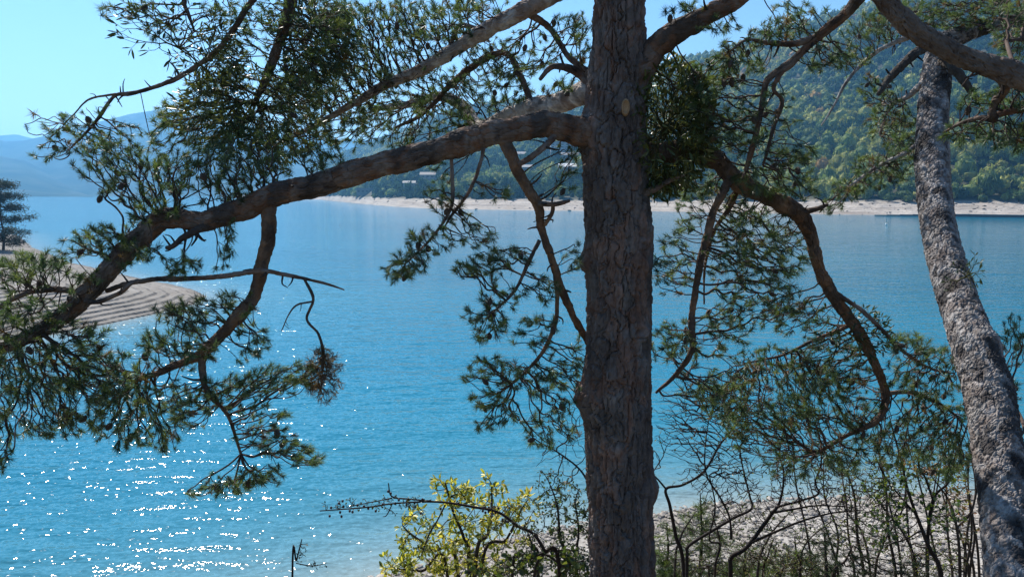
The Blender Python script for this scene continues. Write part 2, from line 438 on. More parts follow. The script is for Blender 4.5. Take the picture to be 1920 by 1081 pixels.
# far trees: a few crown shapes, the nearest 300 as single objects, the rest one forest
def crown_shape(seed, conifer, nquad, sub):
    r = np.random.default_rng(seed)
    import bmesh
    bm = bmesh.new(); bmesh.ops.create_icosphere(bm, subdivisions=sub, radius=1.0)
    V = np.array([v.co for v in bm.verts]); T = np.array([[v.index for v in f.verts] for f in bm.faces]); bm.free()
    n = fbm(V[:, 0]*1.6+seed, V[:, 1]*1.6, V[:, 2]*1.6, 2, seed)
    R = 1+0.75*n
    if conifer:
        zt = (V[:, 2]+1)/2; R = R*(1.12-0.62*zt)
    V = V*R[:, None]*[0.86, 0.86, 1.0]; V[:, 2] = V[:, 2]*(0.62 if not conifer else 0.85)+0.68
    # leaf clumps standing off the crown
    k = r.normal(size=(nquad, 3)); k /= np.linalg.norm(k, axis=1)[:, None]; k[:, 2] = np.abs(k[:, 2])*1.2-0.35
    c = k*r.uniform(0.72, 1.12, (nquad, 1))
    if conifer: c[:, :2] *= (1.1-0.55*(c[:, 2:3]+1)/2)
    c[:, 2] = c[:, 2]*(0.62 if not conifer else 0.85)+0.68
    a = r.normal(size=(nquad, 3))*0.2; b = r.normal(size=(nquad, 3))*0.2
    Q = np.concatenate([c-a, c+b, c+a*0.7-b*0.3]); i = np.arange(nquad)
    TQ = np.stack([i, i+nquad, i+2*nquad], 1)+len(V)
    lum = np.concatenate([0.9+0.5*n, np.tile(r.uniform(0.7, 1.5, nquad), 3)])
    return np.vstack([V, Q]), np.vstack([T, TQ]), lum
SH_N = [crown_shape(k, k % 2, 110, 2) for k in range(6)]
SH_F = [crown_shape(k+20, k % 2, 34, 1) for k in range(6)]
def tree_spots(n, seed):
    r = np.random.default_rng(seed); out = []
    px = r.uniform(500, 2120, n*3); t = r.uniform(0.02, 1.02, n*3)**0.9
    P = hill_point(px, t)
    w = P[:, 1]*(np.maximum(it(RD, px), P[:, 1])-CAMZ*F/(it(WL, px)-HZ))
    keep = r.uniform(0, 1, n*3) < w/np.percentile(w, 92)
    keep &= (P[:, 2] > 6.6+2.0*fbm(P[:, 0]*0.03, P[:, 1]*0.03, P[:, 2]*0, 2, 4)) & (t < 1.0)
    clear = fbm(P[:, 0]*0.012, P[:, 1]*0.012, P[:, 2]*0, 2, 31) > 0.24
    for hp, w_ in house_spots:
        dx = P[:, 0]-hp[0]*P[:, 1]/hp[1]; dy = hp[1]-P[:, 1]
        keep &= ~((np.abs(dx) < w_*0.5+2.5) & (dy > -9) & (dy < 55))
    return P[keep], px[keep], t[keep]
TP, TPX, TTT = tree_spots(17000, 3)
order = np.argsort(TP[:, 1]*0.4+TTT*900+np.where((TPX > 1230) | (TPX < 1100), 0, 800)+np.where((TPX > 1925) | (TPX < 540), 3000, 0)); TP, TPX = TP[order], TPX[order]
nT = len(TP)
tn = fbm(TP[:, 0]*0.01, TP[:, 1]*0.01, TP[:, 2]*0, 3, 12)+rng.normal(0, 0.12, nT)
PAL = np.array([(0.034, 0.064, 0.036), (0.075, 0.115, 0.045), (0.16, 0.20, 0.06), (0.28, 0.28, 0.08), (0.34, 0.21, 0.08)])
kind = np.clip(np.digitize(tn, [-0.06, 0.04, 0.16, 0.42]), 0, 4)
tcol = PAL[kind]*rng.uniform(0.75, 1.3, (nT, 1))
ts = (2.3+3.4*rng.uniform(0, 1, nT)**1.5)*np.where(kind <= 0, 0.95, 1.05); tz = ts*rng.uniform(0.95, 1.9, nT)
trz = rng.uniform(0, 6.28, nT)
NAMES = ['pine_tree', 'oak_tree', 'broadleaf_tree', 'yellowing_tree', 'autumn_tree']
TLAB = ['dark blue-green conifer at the foot of the far hillside', 'deep green tree at the foot of the far hillside', 'mid green rounded tree at the foot of the far hillside',
        'yellow-green tree at the foot of the far hillside', 'orange-brown autumn tree at the foot of the far hillside']
tube_tr = tube(np.array([(0, 0, -0.25), (0.02, 0, 0.3), (0, 0.02, 0.8)]), np.array([0.06, 0.045, 0.02]), 5)
mesh_cache = {}
for i in range(min(300, nT)):
    k = int(kind[i]); sidx = (i*7) % 3*2+(1 if k == 0 else 0)
    if (k, sidx) not in mesh_cache:
        V, T, lum = SH_N[sidx]
        V2 = np.vstack([V, tube_tr[0]]); T2 = np.vstack([T, tube_tr[1]+len(V)])
        cc = np.vstack([PAL[k]*lum[:, None], np.tile((0.06, 0.05, 0.04), (len(tube_tr[0]), 1))])
        me = make_mesh('far_tree', V2, T2, False, cc); me.materials.append(M['forest']); mesh_cache[(k, sidx)] = me
    o = bpy.data.objects.new(NAMES[k], mesh_cache[(k, sidx)]); C.objects.link(o)
    o.location = TP[i]; o.scale = (ts[i], ts[i], tz[i]); o.rotation_euler = (0, 0, trz[i])
    where = 'left of the main trunk' if TPX[i] < 1100 else ('between the two trunks' if TPX[i] < 1735 else 'right of the leaning trunk')
    tag(o, TLAB[k]+', '+where, 'tree', 'trees at the foot of the far hillside')
fm = MB()
for near, sl, shapes in ((True, slice(300, 4200), SH_N), (False, slice(4200, nT), SH_F)):
    idx = np.arange(nT)[sl]
    for q in range(6):
        V, T, lum = shapes[q]; keep_n = None
        if near: # lighter version
            T = T[::1]
        ii = idx[(idx % 3 == q//2) & ((kind[idx] == 0) == bool(q % 2))]
        if not len(ii): continue
        co, si = np.cos(trz[ii])[:, None], np.sin(trz[ii])[:, None]
        W = np.stack([(V[:, 0]*co-V[:, 1]*si)*ts[ii][:, None], (V[:, 0]*si+V[:, 1]*co)*ts[ii][:, None], V[:, 2]*tz[ii][:, None]], -1)+TP[ii][:, None]
        cc = tcol[ii][:, None]*lum[None, :, None]
        TTs = T[None]+(np.arange(len(ii))*len(V))[:, None, None]
        fm.add(W.reshape(-1, 3), TTs.reshape(-1, 3), cc.reshape(-1, 3))
tag(fm.build('forest', M['forest'], None, False), 'dense mixed green forest covering the hillside across the lake', 'forest', kind='stuff')

# distant mountains
def mountain(name, dist, depth, prof, label_seed):
    pxs = np.linspace(-700, 1300, 260); rows = np.concatenate([np.linspace(0, 1, 40), [1.25, 1.6]])
    PXm, R = np.meshgrid(pxs, rows)
    zr = CAMZ+(HZ-it(prof, PXm))/F*(dist+depth)
    d = dist+depth*R
    z = np.where(R <= 1, zr*(0.35*R+0.65*R**1.4), zr*(1-(R-1)*0.8))
    Xm = (PXm-CX)/F*d
    rid = (0.5-np.abs(fbm(Xm*0.0016, d*0.0016, Xm*0, 5, label_seed)))*2-0.75
    z = z+rid*zr*0.25*np.clip(R*4, 0, 1)*np.clip((1.05-R)*3, 0.12, 1)-3*(R == 0)
    o = add(name, np.stack([Xm, d, z], -1).reshape(-1, 3), grid_tris(len(rows), len(pxs)), M['mountain']); tag(o, kind='structure')
mountain('near_mountain', 2250, 900, [(-700, 250), (-200, 280), (0, 292), (25, 296), (60, 302), (100, 324), (140, 344), (175, 366), (230, 371), (1300, 372)], 41)
mountain('middle_mountain', 2700, 1400, [(-700, 215), (-200, 255), (0, 262), (25, 267), (60, 266), (100, 258), (140, 248), (200, 232), (260, 218), (310, 210), (380, 225), (450, 250), (560, 290), (700, 320), (1300, 350)], 43)
mountain('far_mountain', 4600, 1000, [(-700, 240), (-300, 262), (-40, 266), (10, 258), (45, 255), (75, 262), (110, 270), (400, 250), (640, 262), (1300, 300)], 47)

# ------------------------------------------------------------------ small things on the water and the far shore
def lathe(prof, n=16):
    a = np.linspace(0, 2*math.pi, n, endpoint=False); P = np.array(prof, float)
    V = np.stack([P[:, 0, None]*np.cos(a), P[:, 0, None]*np.sin(a), np.broadcast_to(P[:, 1, None], (len(P), n))], -1).reshape(-1, 3)
    return V, grid_tris(len(P), n, True)[:, ::-1]
M['buoy'] = mat_plain('white_buoy_plastic', (0.75, 0.74, 0.70), 0.4)
M['rope'] = mat_plain('buoy_ring_metal', (0.2, 0.2, 0.2), 0.5, 0.6)
for px, py, r, lab in ((1660, 420, 0.42, 'white mooring buoy near the jetty, left of the leaning trunk'), (1052, 473, 0.34, 'small pale mooring buoy on open water left of the main trunk')):
    d = CAMZ*F/(py-HZ); p = np.array([(px-CX)/F*d, d, 0])
    e = tag(empty('mooring_buoy', p), lab, 'buoy', 'mooring buoys')
    V, T = lathe([(0.01, -0.6*r), (0.6*r, -0.45*r), (0.97*r, 0), (r, 0.25*r), (0.85*r, 0.75*r), (0.5*r, 1.05*r), (0.15*r, 1.15*r), (0.01, 1.16*r)]); add('float_body', V+p, T, M['buoy'], e)
    th = np.linspace(0, 2*math.pi, 13); V, T = tube(np.stack([0.16*r*np.cos(th), 0*th, 1.28*r+0.16*r*np.sin(th)], 1), np.full(13, 0.04*r), 6); add('mooring_ring', V+p, T, M['rope'], e)
# floating jetty at the right shore
M['deck'] = mat_plain('weathered_jetty', (0.10, 0.10, 0.105), 0.8)
ja = np.array([(1643-CX)/F*411*cp, 411.0, 0]); jb = np.array([(2010-CX)/F*366*cp, 366.0, 0])
je = tag(empty('floating_jetty', ja), 'long low dark floating jetty along the far right shore', 'jetty')
jl = np.linalg.norm(jb-ja); jd = (jb-ja)/jl; jrz = math.atan2(jd[1], jd[0]); nseg = 14
for k in range(nseg):
    c = ja+jd*(k+0.5)*jl/nseg; hh = 0.25+0.95*min(1, k/5)
    b = MB(); b.box(c+[0, 0, hh/2-0.2], (jl/nseg/2-0.01, 1.6, hh/2+0.2), jrz); b.build('pontoon', M['deck'], je, False)
    b = MB(); b.box(c+[0, 0, hh+0.09], (jl/nseg/2-0.004, 1.75, 0.08), jrz); b.build('deck_board', mat_plain('jetty_deck', (0.22, 0.21, 0.2), 0.8) if k == 0 else bpy.data.materials['jetty_deck'], je, False)
for px, py, r, lab in ((1695, 383, 0.9, 'dark boulder on the pale far shore left of the leaning trunk'), (1822, 397, 0.8, 'dark boulder on the pale far shore right of the leaning trunk')):
    p, _ = hill_at(px, py)
    import bmesh
    bm = bmesh.new(); bmesh.ops.create_icosphere(bm, subdivisions=3, radius=r); V = np.array([v.co for v in bm.verts]); T = np.array([[v.index for v in f.verts] for f in bm.faces]); bm.free()
    V *= (1+0.7*fbm(V[:, 0]*1.3+px, V[:, 1]*1.3, V[:, 2]*1.3, 3, 2))[:, None]*[1.2, 1, 0.8]
    tag(add('boulder', V+p, T, mat_plain('dark_rock', (0.12, 0.11, 0.1), 0.9), None, org=p), lab, 'boulder')

# three people standing on the jetty
def person(px, label, top, legs, turn):
    q_ = np.linspace(0, 1, 2000)[:, None]; LN = ja+(jb-ja)*q_; tt = float(q_[np.argmin(np.abs(CX+F*LN[:, 0]/(LN[:, 1]*cp)-px)), 0]); base_ = ja+jd*tt*jl
    base_[2] = 0.25+0.95*min(1, int(tt*nseg)/5)+0.17
    J = [(0, 0, .95), (0, 0, 1.2), (0, 0, 1.42), (0, 0, 1.53), (0, .01, 1.68), (-.19, 0, 1.4), (-.24, .02, 1.12), (-.22, .08, .88), (.19, 0, 1.4), (.25, 0, 1.12), (.24, .05, .88), (-.1, 0, .9), (-.11, .02, .5), (-.12, 0, .08), (-.12, .14, .03), (.1, 0, .9), (.12, .03, .5), (.14, 0, .08), (.14, .14, .03)]
    E = [(0, 1), (1, 2), (2, 3), (3, 4), (2, 5), (5, 6), (6, 7), (2, 8), (8, 9), (9, 10), (0, 11), (11, 12), (12, 13), (13, 14), (0, 15), (15, 16), (16, 17), (17, 18)]
    Rj = [.15, .14, .15, .06, .105, .065, .05, .035, .065, .05, .035, .1, .07, .045, .04, .1, .07, .045, .04]
    me = bpy.data.meshes.new('person'); me.from_pydata(J, E, []); ob = bpy.data.objects.new('person', me); C.objects.link(ob)
    ob.modifiers.new('skin', 'SKIN'); ob.modifiers.new('smooth', 'SUBSURF').render_levels = 1
    if me.skin_vertices:
        for k_, rv in enumerate(Rj): me.skin_vertices[0].data[k_].radius = (rv, rv*0.8)
        me.skin_vertices[0].data[0].use_root = True
    m, n_, l_, b_ = material('person_clothes'); sx_ = n_.new('ShaderNodeSeparateXYZ'); tc = n_.new('ShaderNodeTexCoord'); l_.new(tc.outputs['Object'], sx_.inputs[0])
    mr = n_.new('ShaderNodeMath'); mr.operation = 'DIVIDE'; mr.inputs[1].default_value = 1.8; l_.new(sx_.outputs[2], mr.inputs[0])
    rc = ramp(n_, l_, mr.outputs[0], [(0.0, (0.03, 0.03, 0.03)), (0.05, legs), (0.54, top), (0.84, (0.45, 0.30, 0.22)), (0.95, (0.04, 0.03, 0.025))]); [x for x in n_ if x.type == 'VALTORGB'][0].color_ramp.interpolation = 'CONSTANT'
    l_.new(rc, b_.inputs['Base Color']); me.materials.append(m)
    ob.location = [float(a) for a in base_]; ob.rotation_euler = (0, 0, turn); tag(ob, label, 'person', 'people on the jetty')
person(1665.5, 'person in dark clothes standing on the far jetty, leftmost of three', (0.04, 0.05, 0.07), (0.03, 0.035, 0.05), 0.4)
person(1669.5, 'person in dark clothes standing on the far jetty, middle of three', (0.10, 0.10, 0.12), (0.03, 0.03, 0.04), 2.4)
person(1672.5, 'person in dark clothes standing on the far jetty, rightmost of three', (0.03, 0.035, 0.05), (0.05, 0.06, 0.09), 3.4)

# rocks strewn along the far shore
r = np.random.default_rng(91); bm = bmesh.new(); bmesh.ops.create_icosphere(bm, subdivisions=1, radius=1); V0 = np.array([v.co for v in bm.verts]); T0 = np.array([[v.index for v in f.verts] for f in bm.faces]); bm.free()
n = 800; P = hill_point(r.uniform(560, 2000, n), r.uniform(0.0, 0.085, n)); sz = 0.25+1.0*r.uniform(0, 1, n)**6
W = V0[None]*(1+0.5*(r.uniform(0, 1, (n, len(V0), 1))-0.5))*sz[:, None, None]*r.uniform([0.8, 0.8, 0.5], [1.7, 1.3, 0.9], (n, 3))[:, None]+P[:, None]
g = r.uniform(0.5, 1.1, (n, 1, 1))*np.array([1, 0.97, 0.93])+0*W
tag(add('shore_rocks', W.reshape(-1, 3), (T0[None]+(np.arange(n)*len(V0))[:, None, None]).reshape(-1, 3), M['hill'], None, False, g.reshape(-1, 3)), 'scattered rocks along the pale far shore', 'rocks', kind='stuff')

# beach stones: the nearest as stuff, all in one
def stones(n, seed):
    r = np.random.default_rng(seed); b = MB()
    import bmesh
    bm = bmesh.new(); bmesh.ops.create_icosphere(bm, subdivisions=1, radius=1); V0 = np.array([v.co for v in bm.verts]); T0 = np.array([[v.index for v in f.verts] for f in bm.faces]); bm.free()
    y = r.uniform(15, 33, n); x = r.uniform(-6, 26, n); s = shore_dist(x, y)
    k = (s > -0.3) & (s < 22); x, y = x[k], y[k]; z = ground_z(x, y)
    k = z < 3.2; x, y, z = x[k], y[k], z[k]; m = len(x)
    sz = 0.03+0.11*r.uniform(0, 1, m)**4
    V = V0[None]*(1+0.45*(r.uniform(0, 1, (m, 12 if len(V0) == 12 else len(V0), 1))-0.5))*sz[:, None, None]*r.uniform([0.8, 0.8, 0.45], [1.5, 1.5, 0.8], (m, 3))[:, None]
    a = r.uniform(0, 6.28, m); co, si = np.cos(a)[:, None], np.sin(a)[:, None]
    W = np.stack([V[..., 0]*co-V[..., 1]*si, V[..., 0]*si+V[..., 1]*co, V[..., 2]], -1)+np.stack([x, y, z+sz*0.2], 1)[:, None]
    g = r.uniform(0.7, 1.45, (m, 1, 1))*np.array([1, 0.98, 0.95])+0*W
    b.add(W.reshape(-1, 3), (T0[None]+(np.arange(m)*len(V0))[:, None, None]).reshape(-1, 3), g.reshape(-1, 3))
    return b
tag(stones(30000, 5).build('beach_stones', M['gravel'], None, False), 'pale grey cobbles scattered over the beach below the bank', 'stones', kind='stuff')

# ------------------------------------------------------------------ pines in the foreground
def wid(w, p):  # photo width in pixels -> radius in metres at world point p
    v = p[2]-CAMZ; zc = p[1]*cp-v*sp
    return 0.5*w/F*zc

def cells2d(u, v, seed, per=None):
    """jittered Voronoi on (u,v): returns F1, F2-F1, cell random; per = integer period in u"""
    iu, iv = np.floor(u), np.floor(v); f1 = np.full(u.shape, 9.0); f2 = np.full(u.shape, 9.0); cid = np.zeros(u.shape); cx = np.zeros(u.shape); cy = np.zeros(u.shape)
    for a in (-1, 0, 1):
        for b in (-1, 0, 1):
            cu, cv = iu+a, iv+b; hu = np.mod(cu, per) if per else cu
            jx = hash3(hu, cv, hu*0, seed); jy = hash3(hu, cv, hu*0, seed+1)
            ex = cu+jx-u; ey = cv+jy-v; d = np.hypot(ex, ey)
            cl = d < f1
            f2 = np.where(cl, f1, np.minimum(f2, d)); cid = np.where(cl, hash3(hu, cv, hu*0, seed+2), cid)
            cx = np.where(cl, -ex, cx); cy = np.where(cl, -ey, cy); f1 = np.where(cl, d, f1)
    return f1, f2-f1, cid, cx, cy

def bark_tube(pts, mat, parent, name, plate=(0.035, 0.09), depth=0.008, cols=None, ring=0.012, arc=0.008, bumps=(), flake=0.0, seed=1, closed_tip=True, crackw=0.22, sub=0.35, furrow=None, crook=0.0, step=0.55, flat=True, spurs=0):
    """pts (px,py,depth,width): a trunk or limb with modelled bark plates"""
    W = np.array([at(a, b, c) for a, b, c, w in pts]); R0 = np.array([wid(w, p) for (a, b, c, w), p in zip(pts, W)])
    Q = catmull(np.hstack([W, R0[:, None]]), 12); P, R = Q[:, :3], Q[:, 3]
    L = np.concatenate([[0], np.cumsum(np.linalg.norm(np.diff(P, axis=0), axis=1))])
    n = max(8, int(L[-1]/ring)); l = np.linspace(0, L[-1], n)
    P = np.stack([np.interp(l, L, P[:, k]) for k in range(3)], 1); R = np.interp(l, L, R)
    if crook:
        z0 = l*0
        off = np.stack([fbm(l*5.5+seed*3.1, z0+k_*7.3, z0, 3, seed+k_) for k_ in range(3)], 1)
        env = np.clip(l/0.12, 0, 1)
        P = P+off*(R*crook*2.2*env)[:, None]+np.stack([fbm(l*17+seed, z0+k_*3.3, z0, 2, seed+k_+5) for k_ in range(3)], 1)*(R*crook*0.7*env)[:, None]
        R = R*(1+0.34*fbm(l*13+seed, z0, z0, 3, seed+8))
    sides = int(np.clip(2*math.pi*R.max()/arc, 14, 230))
    T, N, B = frames(P); th = np.linspace(0, 2*math.pi, sides, endpoint=False)
    dirs = np.cos(th)[None, :, None]*N[:, None]+np.sin(th)[None, :, None]*B[:, None]
    TH, LL = np.meshgrid(th, l); Rm = float(np.mean(R))
    S = P[:, None]+R[:, None, None]*dirs
    lowf = fbm(S[..., 0]*5, S[..., 1]*5, S[..., 2]*5, 3, seed)
    wx = fbm(S[..., 0]*16, S[..., 1]*16, S[..., 2]*16, 3, seed+3); wy = fbm(S[..., 0]*14+7, S[..., 1]*14, S[..., 2]*14, 3, seed+5)
    per = max(3, int(round(2*math.pi*Rm/plate[0])))
    u = TH/(2*math.pi)*per+wx*1.5; v = LL/plate[1]+wy*1.3
    f1, edge, cid, cx, cy = cells2d(u, v, seed, per)
    per2 = per*2; g1, gedge, gid, gx, gy = cells2d(TH/(2*math.pi)*per2+wy*1.6, LL/(plate[1]*0.45)+wx*1.5, seed+9, per2)
    fine = fbm(S[..., 0]*55, S[..., 1]*55, S[..., 2]*55, 3, seed+7)
    crack = np.clip(edge/crackw, 0, 1)**0.6
    D = depth*(crack-0.6)+depth*step*(cid-0.5)+depth*step*0.5*(gid-0.5)+depth*sub*np.clip(gedge/0.3, 0, 1)+flake*(cx*0.6+gy*0.5)*crack+depth*0.5*fine+Rm*0.10*lowf
    if furrow:
        fa, fz, fd, fw = furrow
        n1 = fbm(S[..., 0]*fa+wx*0.6, S[..., 1]*fa, S[..., 2]*fz+wy*0.8, 3, seed+11)
        n2 = fbm(S[..., 0]*fa*1.7+9, S[..., 1]*fa*1.7+wx*0.5, S[..., 2]*fz*1.9, 2, seed+15)
        D = D+fd*(np.clip(np.abs(n1)/fw, 0, 1)**0.7-0.75)+fd*0.5*(np.clip(np.abs(n2)/fw, 0, 1)**0.7-0.75)
    for (bx, by, bd, amp, sig) in bumps:
        c = at(bx, by, bd); D = D+amp*np.exp(-((S-c)**2).sum(-1)/(2*sig*sig))
    fade = np.clip(R/0.02, 0.1, 1)[:, None]
    V = S+dirs*(D*fade)[..., None]
    cols = cols or [(0.11, 0.075, 0.058), (0.16, 0.12, 0.10), (0.20, 0.165, 0.15), (0.22, 0.115, 0.07)]
    ca = np.array(cols); big_ = fbm(S[..., 0]*7, S[..., 1]*7, S[..., 2]*2.6, 3, seed+31); idx = np.clip((0.5+big_*2.0+(cid-0.5)*0.32+(gid-0.5)*0.12)*len(cols), 0, len(cols)-1.001); i0 = idx.astype(int); fr = (idx-i0)[..., None]
    col = ca[i0]*(1-fr)+ca[np.minimum(i0+1, len(cols)-1)]*fr
    col = col*(0.92+0.16*gid)[..., None]
    V = V.reshape(-1, 3); Tr = grid_tris(n, sides, True); col = col.reshape(-1, 3)
    if closed_tip:
        e = len(V); bb = (n-1)*sides; V = np.vstack([V, P[-1]+T[-1]*R[-1]*0.5]); col = np.vstack([col, col[-1:]])
        Tr = np.vstack([Tr, [(bb+j, bb+(j+1) % sides, e) for j in range(sides)]])
    if spurs:
        rs = np.random.default_rng(seed+900)
        for q in range(spurs):
            i = rs.integers(int(n*0.12), int(n*0.92)); a = rs.uniform(0, 6.28); d = np.cos(a)*N[i]+np.sin(a)*B[i]+T[i]*rs.uniform(-0.2, 0.9); d /= np.linalg.norm(d)
            ln = rs.uniform(0.025, 0.085)+R[i]; mid = P[i]+d*ln*0.6+rs.normal(0, 0.006, 3); sr = min(R[i]*0.4, rs.uniform(0.003, 0.007))
            v2, t2 = tube(catmull(np.array([P[i], mid, P[i]+d*ln+rs.normal(0, 0.01, 3)]), 3), np.linspace(sr*1.5, sr*0.6, 7), 6)
            Tr = np.vstack([Tr, t2+len(V)]); V = np.vstack([V, v2]); col = np.vstack([col, np.tile(ca[0]*0.8, (len(v2), 1))])
    o = add(name, V, Tr, mat, parent, not flat, col)
    return o, P, R

def grow(skel, tips, alpha=0.55):
    """Prim-Dijkstra twig network from skeleton points to tip points; returns parent index list (negative = skeleton)"""
    n = len(tips); par = np.full(n, -1); best = np.full(n, 1e9); pathl = np.zeros(n); done = np.zeros(n, bool)
    for k in range(0, len(skel), 400):
        d = np.linalg.norm(tips[:, None]-skel[None, k:k+400], axis=2); j = d.argmin(1); dm = d[np.arange(n), j]
        m = dm < best; best[m] = dm[m]; par[m] = -(j[m]+k)-1
    cost = best.copy(); elen = best.copy(); seq = []
    for _ in range(n):
        c = np.where(done, 1e18, cost); i = int(c.argmin()); done[i] = True; seq.append(i)
        pathl[i] = elen[i]+(pathl[par[i]] if par[i] >= 0 else 0)
        d = np.linalg.norm(tips-tips[i], axis=1); nc = d+alpha*pathl[i]
        m = (~done) & (nc < cost); cost[m] = nc[m]; elen[m] = d[m]; par[m] = i
    return par, seq

def twig_mesh(mb, skel, skelR, tips, par, seq, rmin, col, r, sag=0.0, expo=0.42, sides=4, wig=0.10):
    n = len(tips); cnt = np.ones(n)
    for i in reversed(seq):
        if par[i] >= 0: cnt[par[i]] += cnt[i]
    ch = {}
    for i in range(n): ch.setdefault(int(par[i]), []).append(i)
    rad = rmin*cnt**expo
    tdir = np.zeros((n, 3))
    starts = [(p, i) for p, L in ch.items() if p < 0 for i in L]
    while starts:
        p, i = starts.pop()
        P = [skel[-p-1] if p < 0 else tips[p]]; Rr = [min(rad[i]*1.1, skelR[-p-1]*0.8 if p < 0 else rad[p])]
        if p >= 0 and par[p] != -1e9:
            pass
        j = i
        while True:
            P.append(tips[j]); Rr.append(rad[j])
            L = ch.get(j)
            if not L: break
            k = max(L, key=lambda q: cnt[q])
            for q in L:
                if q != k: starts.append((j, q))
            j = k
        P = np.array(P); Rr = np.array(Rr)
        # midpoints with a little wander
        M_ = (P[1:]+P[:-1])/2; ln = np.linalg.norm(P[1:]-P[:-1], axis=1)[:, None]
        M_ = M_+r.normal(0, 1, M_.shape)*ln*wig+np.array([0, 0, -1])*ln*sag
        PP = np.empty((len(P)*2-1, 3)); PP[::2] = P; PP[1::2] = M_
        RR = np.interp(np.arange(len(PP))/2, np.arange(len(P)), Rr)
        S = catmull(np.hstack([PP, RR[:, None]]), 3)
        V, T = tube(S[:, :3], np.maximum(S[:, 3], rmin*0.6), sides if Rr[0] < 0.006 else 6)
        mb.add(V, T, np.asarray(col)*r.uniform(0.75, 1.25))
        g = np.gradient(S[:, :3], axis=0)
        idxs = [i]; jj = i
        k = 6
        jn = i; pos_ = 6
        while True:
            q = min(pos_, len(g)-1); tdir[jn] = g[q]/(np.linalg.norm(g[q])+1e-9); pos_ += 6
            L = ch.get(jn)
            if not L: break
            jn = max(L, key=lambda q: cnt[q])
    leaf = np.array([i not in ch for i in range(n)])
    return tdir, leaf

def needles(pos_, dir_, size, count, r, length=0.043, width=0.0024, pal=None, brown=0.0):
    """bottle-brush tufts of single needles"""
    m = len(pos_); n = count
    d = dir_/(np.linalg.norm(dir_, axis=1)[:, None]+1e-9)
    a = np.cross(d, r.normal(size=(m, 3))); a /= np.linalg.norm(a, axis=1)[:, None]+1e-9; b = np.cross(d, a)
    ph = r.uniform(0, 2*math.pi, (m, n)); sp_ = np.radians(r.uniform(18, 68, (m, n))); back = r.uniform(0, 1, (m, n))**1.2
    nd = d[:, None]*np.cos(sp_)[..., None]+(a[:, None]*np.cos(ph)[..., None]+b[:, None]*np.sin(ph)[..., None])*np.sin(sp_)[..., None]
    nd[..., 2] -= 0.06
    L = length*size[:, None]*r.uniform(0.7, 1.15, (m, n))
    base = pos_[:, None]-d[:, None]*(back*0.05*size[:, None])[..., None]
    side = np.cross(nd, r.normal(size=(m, n, 3))); side /= np.linalg.norm(side, axis=2)[..., None]+1e-9
    w = width*np.sqrt(size)[:, None, None]
    V = np.stack([base-side*w*0.5, base+side*w*0.5, base+nd*L[..., None]*0.6+side*w*0.5, base+nd*L[..., None]], 2).reshape(-1, 3)
    k = np.arange(m*n)*4; T = np.concatenate([np.stack([k, k+1, k+2], 1), np.stack([k, k+2, k+3], 1)])
    pal = np.array(pal if pal is not None else [(0.045, 0.080, 0.040), (0.075, 0.115, 0.045), (0.125, 0.155, 0.055), (0.075, 0.110, 0.070)])
    c = pal[r.integers(0, len(pal), m)]*r.uniform(0.75, 1.3, (m, 1))
    bm_ = r.uniform(0, 1, m) < brown; c[bm_] = np.array([0.14, 0.085, 0.04])
    cc = (c[:, None, None]*r.uniform(0.8, 1.25, (m, n, 1, 1))).repeat(4, 2).reshape(-1, 3)
    return V, T, cc

def blob_points(blobs, r, mult=1.0, mind=0.0):
    out = []; sz = []
    for bl in blobs:
        cx, cy, rx, ry, dep, rd, n = bl[:7]; rot = math.radians(bl[7]) if len(bl) > 7 else 0
        n = max(3, int(n*mult)); rx *= 1.12; ry *= 1.12; n2 = int(n*1.3)+2; k = r.normal(size=(n2, 3)); k /= np.linalg.norm(k, axis=1)[:, None]; k *= r.uniform(0, 1, (n2, 1))**0.42
        # clumping: keep where low-frequency noise is high
        key = fbm(k[:, 0]*2.2+cx, k[:, 1]*2.2+cy, k[:, 2]*2.2, 2, 17); k = k[np.argsort(-key)[:n]]
        x = cx+rx*k[:, 0]*math.cos(rot)-ry*k[:, 1]*math.sin(rot); y = cy+rx*k[:, 0]*math.sin(rot)+ry*k[:, 1]*math.cos(rot)
        out += [at(a, b, dep+rd*c) for a, b, c in zip(x, y, k[:, 2])]
    out = np.array(out)[r.permutation(len(out))]; keep = [0]; K_ = np.zeros((len(out), 3)); K_[0] = out[0]; m = 1
    for i in range(1, len(out)):
        if ((K_[:m]-out[i])**2).sum(1).min() > mind*mind: K_[m] = out[i]; m += 1
    return K_[:m]

